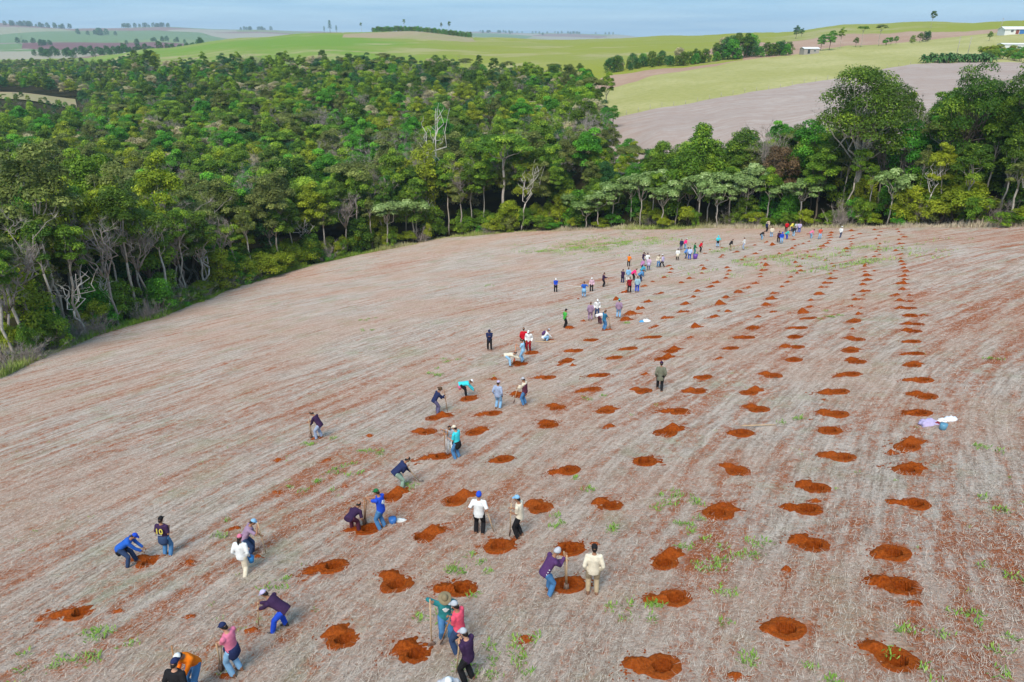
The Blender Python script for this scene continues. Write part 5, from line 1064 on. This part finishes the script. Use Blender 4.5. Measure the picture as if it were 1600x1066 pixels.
person(1205, 371, 5, 'stand', 'cream', 'ljeans', 6, 'person in cream shirt and very light jeans near the forest edge', hat='none')
person(1216, 379, 0, 'stand', 'dpurple', 'black', 6, 'person in dark purple beside a bright blue jacket', hat='none')
person(1220, 381, 180, 'stand', 'royal', 'ljeans', 8, 'person in bright blue jacket and pale jeans', hat='hood', hatc='royal', shoe='dark')
person(1229, 374, 80, 'dig', (.04, .38, .32), 'royal', 5, 'person in sea green top and blue trousers bending', hat='none')
person(1228, 363, 0, 'stand', 'red', 'black', 6, 'person in red sweater at the forest edge', hat='none')
person(1236, 362, 90, 'lean', 'yellow', 'djeans', 6, 'person in yellow shirt leaning forward at the forest edge', hat='none')
person(1239, 370, 60, 'lean', 'black', 'skyblue', 6, 'person in black shirt and pale blue trousers leaning forward', hat='none')
person(1243, 364, 0, 'stand', 'grey', 'bgrey', 6, 'person in grey shirt at the forest edge', hat='none')
person(1248, 364, 20, 'stand', 'lav', 'blue', 6, 'person in lilac grey shirt and blue trousers at the forest edge', hat='none')
person(1267, 373, 78, 'dig', 'pink', 'ljeans', 5, 'person in pink shirt bending over the last rows of red soil', hat='none')
person(1280, 374, 185, 'stand', (.62, .10, .06), 'ljeans', 8, 'person in orange red shirt and pale jeans', hat='none', sleeve='short')
person(1312, 372, 60, 'walk', 'white', 'djeans', 6, 'person in white shirt and white hat walking between soil rows', hat='hat', hatc='white', h=1.62)

# fuse bodies and clothes
for o, vox, fing, eyes in REMESH:
    md = o.modifiers.new('fuse', 'REMESH'); md.mode = 'VOXEL'; md.voxel_size = vox; md.use_smooth_shade = True
    sm = o.modifiers.new('soften', 'SMOOTH'); sm.factor = 0.5; sm.iterations = 2
dg = bpy.context.evaluated_depsgraph_get(); dg.update()
for o, vox, fing, eyes in REMESH:
    me = bpy.data.meshes.new_from_object(o.evaluated_get(dg)); o.modifiers.clear(); mats_ = list(o.data.materials)
    if fing:
        n = len(me.vertices); v = np.empty(n * 3, np.float32); me.vertices.foreach_get('co', v); v = v.reshape(-1, 3); fs = [tuple(p.vertices) for p in me.polygons]
        vv, ff = join([(v, fs)] + fing); me = mesh('body', vv, ff, mats_, True)
        cen_ = np.array([p.center for p in me.polygons])
        for e in eyes:
            d2 = ((cen_ - e) ** 2).sum(1)
            for k in np.argsort(d2)[:2]: me.polygons[int(k)].material_index = 1
    else:
        me.materials.clear()
        for m in mats_: me.materials.append(m)
    me.name = o.name; o.data = me

# ------------------------------------------------------------------ things lying about the field
def on_field(px, py): P = at_field(px, py); return (P[0], P[1], float(plane(P[0], P[1])))
def bucket(loc, c, label, s=1.0, tilt=0.0):
    o = empty('bucket', loc); o.scale = (s, s, s); o.rotation_euler[0] = tilt; m = plain('plastic_%d%d%d' % tuple(int(q * 99) for q in c), c, .4, .08, 5, .4)
    obj('wall', mesh('wall', *loft([(0, 0, 0), (0, 0, .12), (0, 0, .27), (0, 0, .28), (0, 0, .27), (0, 0, .03)], [.105, .12, .14, .148, .132, .10], n=18), m, True), o)
    obj('handle', mesh('handle', *loft([(.145 * math.cos(a), 0, .26 + .16 * math.sin(a)) for a in np.linspace(0, math.pi, 9)], [.006] * 9, n=5), M_STEEL, True), o)
    return tag(o, label, 'bucket')
def lump(name, loc, rad, c, label, cat, seed, flat=.5):
    v, f = ball((0, 0, 0), rad, 22, 14); r_ = np.linalg.norm(v, axis=1)[:, None]
    k = 1 + .22 * vnoise(v[:, 0] * 11 + seed, v[:, 1] * 11, seed) + .13 * vnoise(v[:, 0] * 26, v[:, 1] * 26 + v[:, 2] * 19, seed + 1) + .12 * vnoise(v[:, 2] * 14, v[:, 0] * 14, seed + 2)
    v = v * k[:, None]; v[:, 2] = np.maximum(v[:, 2], -.02) * flat / .5
    o = obj(name, mesh(name, v, f, plain('fabric_%s' % (name + str(seed)), c, .85, .12, 8, .1), True), None, loc); return tag(o, label, cat)
bucket(on_field(614, 820), (.03, .14, .42), 'blue plastic bucket beside a white sack behind the bright blue T-shirt')
lump('sack', on_field(625, 816), (.28, .17, .13), (.60, .60, .58), 'crumpled white sack lying beside a blue bucket', 'sack', 3)
P = on_field(394, 897); bucket((P[0] + .03, P[1] + .05, P[2] + .42), (.02, .20, .50), 'small blue bucket carried by the person in white hooded top', .75)
lump('jacket', on_field(1450, 664), (.42, .26, .20), (.42, .36, .56), 'lilac jacket dropped on the stubble next to red soil', 'jacket', 5, .6)
lump('garment', on_field(1464, 664), (.26, .16, .11), (.20, .02, .03), 'dark red garment lying between lilac jacket and white bags', 'garment', 8)
lump('plastic_bag', on_field(1474, 659), (.28, .14, .12), (.72, .70, .70), 'small white bag beside the dark red garment', 'bag', 11)
lump('plastic_bag', on_field(1485, 658), (.25, .18, .17), (.66, .70, .76), 'puffed bluish white plastic bag at the end of the dropped clothes', 'bag', 14, .6)
bucket(on_field(1472, 673), (.10, .26, .38), 'greyish blue bucket in front of the dropped clothes', 1.05)
lump('plastic_bag', on_field(1009, 502), (.34, .22, .16), (.72, .74, .76), 'white bag with blue lying alone among the soil rows', 'bag', 17)
lump('cloth', on_field(1003, 503), (.20, .16, .12), (.08, .30, .55), 'blue cloth lying beside a white bag among the soil rows', 'cloth', 19)
bucket(on_field(1086, 405), (.13, .05, .30), 'tall purple bin standing by the green shirt', 2.2)
o = obj('stick', mesh('stick', *loft([(-.7, 0, .05), (0, .05, .05), (.75, .08, .05)], [.025, .025, .025], n=6), M_WOODP, True), None, on_field(1185, 667)); tag(o, 'pale wooden stick lying beside a red soil mound', 'stick')
o = obj('stick', mesh('stick', *loft([(-1.0, 0, .05), (0, -.05, .05), (1.3, .0, .05)], [.03, .03, .03], n=6), M_WOODP, True), None, on_field(858, 535)); tag(o, 'long pale stick lying in front of the squatting person', 'stick')
a_, b_ = np.array(on_field(870, 457)), np.array(on_field(911, 465)); a_[2] += 1.0; b_[2] += 1.05
o = obj('string', mesh('string', *loft([a_, (a_ + b_) / 2 - (0, 0, .05), b_], [.018] * 3, n=5), plain('white_string', (.7, .66, .6)), True)); tag(o, 'pale measuring string stretched between two people in blue', 'string')

# ------------------------------------------------------------------ the far hillside: hedges, lone trees, farm buildings, bananas, poles
def bg_tree(key, px, y, s, label=None, sz=None):
    x, yy = at_px(px, y=y); return tree(key, x, yy, s, sz or s, None, label, None if label else 'trees on the far hillside' if KINDS[key][2] not in ('shrub', 'twiggy') else 'bushes on the far hillside')
r2 = random.Random(4)
TL2 = {'bushy_dark': 'dark bushy tree in the hedge across the hillside pasture', 'bushy_blue': 'bluish bushy tree in the hedge across the hillside pasture', 'bushy_green': 'vivid green bushy tree in the hedge across the hillside pasture', 'round_dark': 'round dark tree in the hedge across the hillside pasture', 'round_blue': 'bluish dark tree in the hedge across the hillside pasture', 'round_green': 'vivid green tree in the hedge across the hillside pasture', 'round_mid': 'mid green tree in the hedge across the hillside pasture', 'grey': 'grey dry tree in the hedge across the hillside pasture', 'tall_dark': 'tall dark tree in the hedge across the hillside pasture'}
for i in range(60):
    px = 952 + i * 4.75 + r2.uniform(-5, 5); y = np.interp(px, [950, 1165, 1240], [386, 388, 392]) + r2.uniform(-3, 12); key = r2.choice(['bushy_dark', 'bushy_blue', 'bushy_green', 'bushy_dark', 'bushy_blue', 'grey', 'round_dark', 'bushy_green'])
    if 1236 < px: continue
    o = bg_tree(key, px, y, r2.uniform(.5, 1.25) * (1.35 if 1120 < px < 1180 else .95) * (1 if key[0] == 'b' else .6), TL2[key]); o['group'] = TL2[key].replace('tree', 'trees', 1)
for px, y, key, s, lab in [(1295, 394, 'round_green', .75, 'vivid green round tree behind the small shed'), (1282, 398, 'round_green', .62, 'smaller green tree beside the small shed'), (1312, 402, 'tall_mid', .62, 'thin crowned tree right of the shed trees'), (1337, 408, 'round_dark', .38, 'small dark round tree on a stem along the hill track'), (1345, 410, 'flat_mid', .72, 'tall spreading green tree along the hill track'), (1372, 416, 'flat_olive', .75, 'spindly olive tree along the hill track'), (1385, 420, 'shrub_green', 1.4, 'low green bush along the hill track'), (1400, 424, 'round_green', .34, 'dense low dark green tree along the hill track'), (1392, 424, 'round_green', .30, 'dense low green tree next to a darker one'), (1437, 440, 'round_dark', .42, 'dark tree on the hilltop saddle'), (1448, 444, 'round_blue', .45, 'dark tree with pale neighbours on the hilltop saddle'), (1454, 640, 'tall_dark', .85, 'slender bluish tree against the sky on the hilltop'), (1243, 620, 'round_blue', .75, 'bluish pair of trees against the sky'), (1252, 640, 'round_blue', .5, 'smaller bluish tree against the sky'),
    (1545, 400, 'round_mid', .36, 'rounded tree left of the white roofed farmhouse'), (945, 215, 'tall_mid', .78, 'lone tree with bare pale stem at the corner of the ploughed field'), (958, 196, 'round_green', .45, 'bushy green tree at the corner of the ploughed field'), (645, 432, 'round_blue', .72, 'dark tree standing above the canopy rim'), (748, 420, 'tall_dark', .68, 'slender dark tree above the canopy rim'), (695, 424, 'thin_mid', .68, 'thin feathery tree above the canopy rim'), (905, 376, 'round_dark', .55, 'dark round tree at the rim of the yellow green field'),
    (516, 985, 'pine', .95, 'tall dark conifer on the crest of the green hill'), (507, 985, 'pine', .5, 'small conifer left of the tall one on the crest'), (526, 985, 'pine', .55, 'small conifer right of the tall one on the crest'), (565, 990, 'thin_dark', .8, 'isolated thin tree on the crest'), (632, 980, 'thin_mid', .95, 'lone thin tree above the dry hilltop'), (690, 985, 'thin_olive', .9, 'thin pale tree beside a palm like one'), (701, 985, 'thin_dark', 1.1, 'tall palm like tree on the hilltop wood')]:
    bg_tree(key, px, y, s, lab)
groves = []
def grove(px, y, s_, key): x, yy = at_px(px, y=y); groves.append((x, yy, gz(x, yy) - .3, s_, r2.uniform(0, 6), key))
for i in range(70): grove(583 + i * 2.2, 975 + r2.uniform(-5, 22), r2.uniform(.7, 1.05), ['bushy_dark', 'bushy_mid', 'bushy_green'][i % 3])
for i in range(60): grove(60 + i * 4.4 + r2.uniform(-6, 6), 1180 + r2.uniform(-90, 60), r2.uniform(1.2, 2.0), 'bushy_blue')
for px, y in [(8, 3900), (25, 3900), (45, 3950), (70, 4000), (90, 4000), (105, 4100), (200, 4600), (230, 4700), (240, 4700), (255, 4700), (130, 3300), (150, 3300), (165, 3300), (385, 5200), (410, 5200), (205, 2000), (45, 2100), (72, 1900), (250, 2300), (270, 2300)]:
    for k in range(r2.randrange(3, 9)): grove(px + r2.gauss(0, 8), y + r2.uniform(-40, 40), r2.uniform(1.2, 2.4) * (1 if y < 3000 else 1.7), 'bushy_blue')
for i in range(40): grove(800 + r2.uniform(-60, 160), r2.uniform(5500, 7400), 3.0, 'bushy_blue')
GSRC = {k: bg_tree(k, px, y, s_, lab) for k, px, y, s_, lab in [('bushy_mid', 1425, 436, .6, 'low green tree left of the hilltop saddle'), ('bushy_blue', 1446, 446, .8, 'low bluish tree on the hilltop saddle')]}
scatter('distant_groves', groves, [g_[5] for g_ in groves], 'small far groves and tree lines on the distant hills')
for i in range(26):                          # bushes round the white building and the bananas
    px = r2.choice([1535, 1550, 1562, 1580, 1592, 1600]) + r2.uniform(-6, 6); key = r2.choice(['shrub_green', 'shrub', 'shrub_yellow']); o = bg_tree(key, px, r2.uniform(306, 345), r2.uniform(.8, 1.5), 'garden bush beside the banana row'); o['group'] = 'garden bushes beside the banana row'
M_BAN = leaf_material('banana_leaf', (0.05, 0.16, 0.03), (0.10, 0.22, 0.05), (0.22, 0.34, 0.12))
def banana_mesh(seed):
    r = np.random.default_rng(seed); vs = []
    for k in range(22):
        a = 2.4 * k; el = r.uniform(-.15, 1.25); L = r.uniform(1.5, 2.3); W = .28; prev = np.array((r.normal(0, .25), r.normal(0, .25), r.uniform(.9, 1.9))); dirh = np.array((math.cos(a), math.sin(a), 0)); b = np.array((-math.sin(a), math.cos(a), 0))
        pts = [prev + dirh * L * s * math.cos(el) + np.array((0, 0, 1)) * (L * s * math.sin(el) - L * s * s * .8) for s in np.linspace(0, 1, 5)]
        wd = [.05, W, W * 1.1, W * .8, .03]
        for i in range(4): vs += [pts[i] - b * wd[i], pts[i] + b * wd[i], pts[i + 1] + b * wd[i + 1], pts[i + 1] - b * wd[i + 1]]
    v = np.array(vs); return mesh('leaves', v, np.arange(len(v)).reshape(-1, 4), M_BAN, False, attrs={'tint': np.clip(r.normal(.4, .2, len(v)), 0, 1)})
BM = [banana_mesh(k) for k in range(3)]; BS = mesh('stalk', *loft([(0, 0, -.3), (0, 0, 1.0), (0, 0, 2.0)], [.16, .13, .10], n=8), plain('banana_stalk', (.30, .22, .14)), True)
for i in range(26):
    px = 1442 + i * 4.3 + r2.uniform(-1, 1); x, y = at_px(px, y=302 + r2.uniform(-1, 5) - i * .05); o = empty('banana_plant', (x, y, gz(x, y)), r2.uniform(0, 6)); k = r2.uniform(1.15, 1.6); o.scale = (k, k, k); obj('stalk', BS, o); obj('leaves', BM[i % 3], o); tag(o, 'banana plant in the row along the top of the ploughed field', 'banana plant', 'banana plants in a row')
M_WHITE = plain('whitewash', (.70, .69, .66), .8, .08); M_ROOFW = plain('pale_sheet_roof', (.74, .73, .72), .5, .08); M_DOORB = plain('blue_paint', (.05, .17, .42), .6, .1); M_RED = plain('red_brown_paint', (.24, .07, .05), .7, .15); M_WOODG = plain('grey_boards', (.36, .32, .29), .85, .2); M_GLASS = plain('dark_window', (.03, .04, .05), .2, .1, 3, .5)
def house(name, px, y, L, D, Hh, roofh, roofm, wallm, label, cat, rot=0.0, openings=(), eave=.5, z=0.0):
    x, yy = at_px(px, y=y); zb = min(gz(x + dx_, yy + dy_) for dx_ in (-L / 2, 0, L / 2) for dy_ in (-D / 2, D / 2)) - .2; o = empty(name, (x, yy, zb + z), rot); hz = Hh + .8
    obj('wall', mesh('wall', *box((0, 0, hz / 2), (L, D, hz)), wallm), o)
    e = eave; v = np.array([(-L / 2 - e, -D / 2 - e, hz), (L / 2 + e, -D / 2 - e, hz), (L / 2 + e, D / 2 + e, hz), (-L / 2 - e, D / 2 + e, hz), (-L / 2 - e, 0, hz + roofh), (L / 2 + e, 0, hz + roofh)], float); v2 = v + (0, 0, .12); v = np.concatenate([v + (0, 0, .02), v2])
    obj('roof', mesh('roof', v, [(6, 7, 11, 10), (8, 9, 10, 11), (0, 4, 5, 1), (2, 5, 4, 3), (0, 1, 7, 6), (2, 3, 9, 8), (0, 6, 10, 4), (3, 4, 10, 9), (1, 5, 11, 7), (2, 8, 11, 5)], roofm), o)
    g = [(np.array([(-L / 2, -D / 2, hz), (-L / 2, D / 2, hz), (-L / 2, 0, hz + roofh * .92)]), [(0, 1, 2)]), (np.array([(L / 2, -D / 2, hz), (L / 2, D / 2, hz), (L / 2, 0, hz + roofh * .92)]), [(0, 2, 1)])]
    obj('gable', mesh('gable', *join(g), wallm), o)
    for nm, cx_, w_, z0, h_, mt in openings:
        p = obj(nm, mesh(nm, *box((0, 0, 0), (w_, .10, h_)), mt), o, (cx_, -D / 2 - .03, .8 + z0 + h_ / 2))
        if nm == 'window': obj('frame', mesh('frame', *join([box((0, -.06, h_ / 2), (w_ + .1, .06, .08)), box((0, -.06, -h_ / 2), (w_ + .1, .06, .08)), box((0, -.062, 0), (.06, .055, h_))]), M_WHITE), p)
    return tag(o, label, cat)
house('farmhouse', 1594, 425, 20, 8, 2.3, 1.4, M_ROOFW, M_WHITE, 'white farmhouse with low white roof on the hilltop', 'house', -.12, [('window', -6.3, 1.2, 1.0, 1.1, M_GLASS), ('door', -3.6, 1.6, 0, 2.3, M_RED), ('door', -1.2, 2.6, 0, 2.4, M_DOORB), ('window', 1.6, 1.2, 1.0, 1.1, M_GLASS), ('door', 3.8, 1.5, 0, 2.2, M_RED), ('window', 6.3, 1.4, 1.0, 1.0, M_GLASS)])
house('shed', 1264, 388, 8.0, 5, 2.2, .7, M_ROOFW, M_WOODG, 'small grey board shed with pale roof beside a green tree', 'shed', .1, [('door', -1.5, 1.2, 0, 1.9, M_GLASS), ('window', 1.6, 1.0, .9, .8, M_GLASS)], .25)
house('outbuilding', 1580, 350, 11, 5, 2.6, .5, M_ROOFW, M_WHITE, 'low white outbuilding half hidden by garden bushes', 'building', -.05, [('door', -2.0, 1.0, 0, 2.0, M_RED), ('window', 1.5, 1.2, 1.0, .9, M_GLASS)], .3)
for px, y, h_, lab in [(1511, 330, 8, 'slim utility pole behind the banana row'), (1494, 335, 8, 'pale utility pole next to a darker one behind the banana row'), (1563, 470, 7, 'thin pole on the hill crest above the farmhouse')]:
    x, yy = at_px(px, y=y); o = empty('utility_pole', (x, yy, gz(x, yy))); obj('post', mesh('post', *loft([(0, 0, -.5), (0, 0, h_)], [.14, .10], n=8), M_WOODG, True), o); obj('crossarm', mesh('crossarm', *box((0, 0, h_ - .5), (1.6, .1, .12)), M_WOODG), o); tag(o, lab, 'utility pole')
# fence posts along the pasture edge
FP = mesh('fence_post', *loft([(0, 0, -.3), (.02, 0, .6), (0, .02, 1.3)], [.07, .065, .05], n=6), M_WOODG, True)
for i in range(26):
    px = 960 + i * 18.5; y = np.interp(px, [925, 945, 1200, 1440], [209, 215, 241, 301]) + .8; x, yy = at_px(px, y=y); tag(obj('fence_post', FP, None, (x, yy, gz(x, yy))), 'weathered fence post between pasture and ploughed field', 'fence post', 'fence posts between pasture and ploughed field')
# hanging liana at the right-hand dark tree
x, y = at_px(1585, beyond=4); z0 = gz(x, y)
o = obj('liana', mesh('liana', *loft([(0, 0, 12.5), (-.5, 0, 9), (-.7, .1, 6), (-.1, .1, 4.3), (.9, 0, 4.0), (1.8, .2, 5.2)], [.07, .09, .09, .09, .09, .06], n=7), M_DEAD, True), None, (x, y, z0)); tag(o, 'hanging white liana looped below a dark tree crown', 'liana')
print('PEOPLE', len(PEOPLE))

# ------------------------------------------------------------------ the air: thin blue haze over the valley
hx0, hx1, hy0, hy1, hz0, hz1 = -12000, 12000, -200, 9800, -140, 175
hv, hf_ = box(((hx0 + hx1) / 2, (hy0 + hy1) / 2, (hz0 + hz1) / 2), (hx1 - hx0, hy1 - hy0, hz1 - hz0))
hm = bpy.data.materials.new('haze'); hm.use_nodes = True; ht = hm.node_tree; ht.nodes.clear(); ho = N(ht, 'ShaderNodeOutputMaterial'); hp_ = N(ht, 'ShaderNodeVolumePrincipled')
hp_.inputs['Color'].default_value = (0.72, 0.86, 1.0, 1); hp_.inputs['Density'].default_value = 0.00011; hp_.inputs['Anisotropy'].default_value = 0.0
ht.links.new(hp_.outputs[0], ho.inputs['Volume'])
tag(obj('haze', mesh('haze', hv, hf_, hm)), 'thin blue haze over the valley', 'haze', kind='stuff')
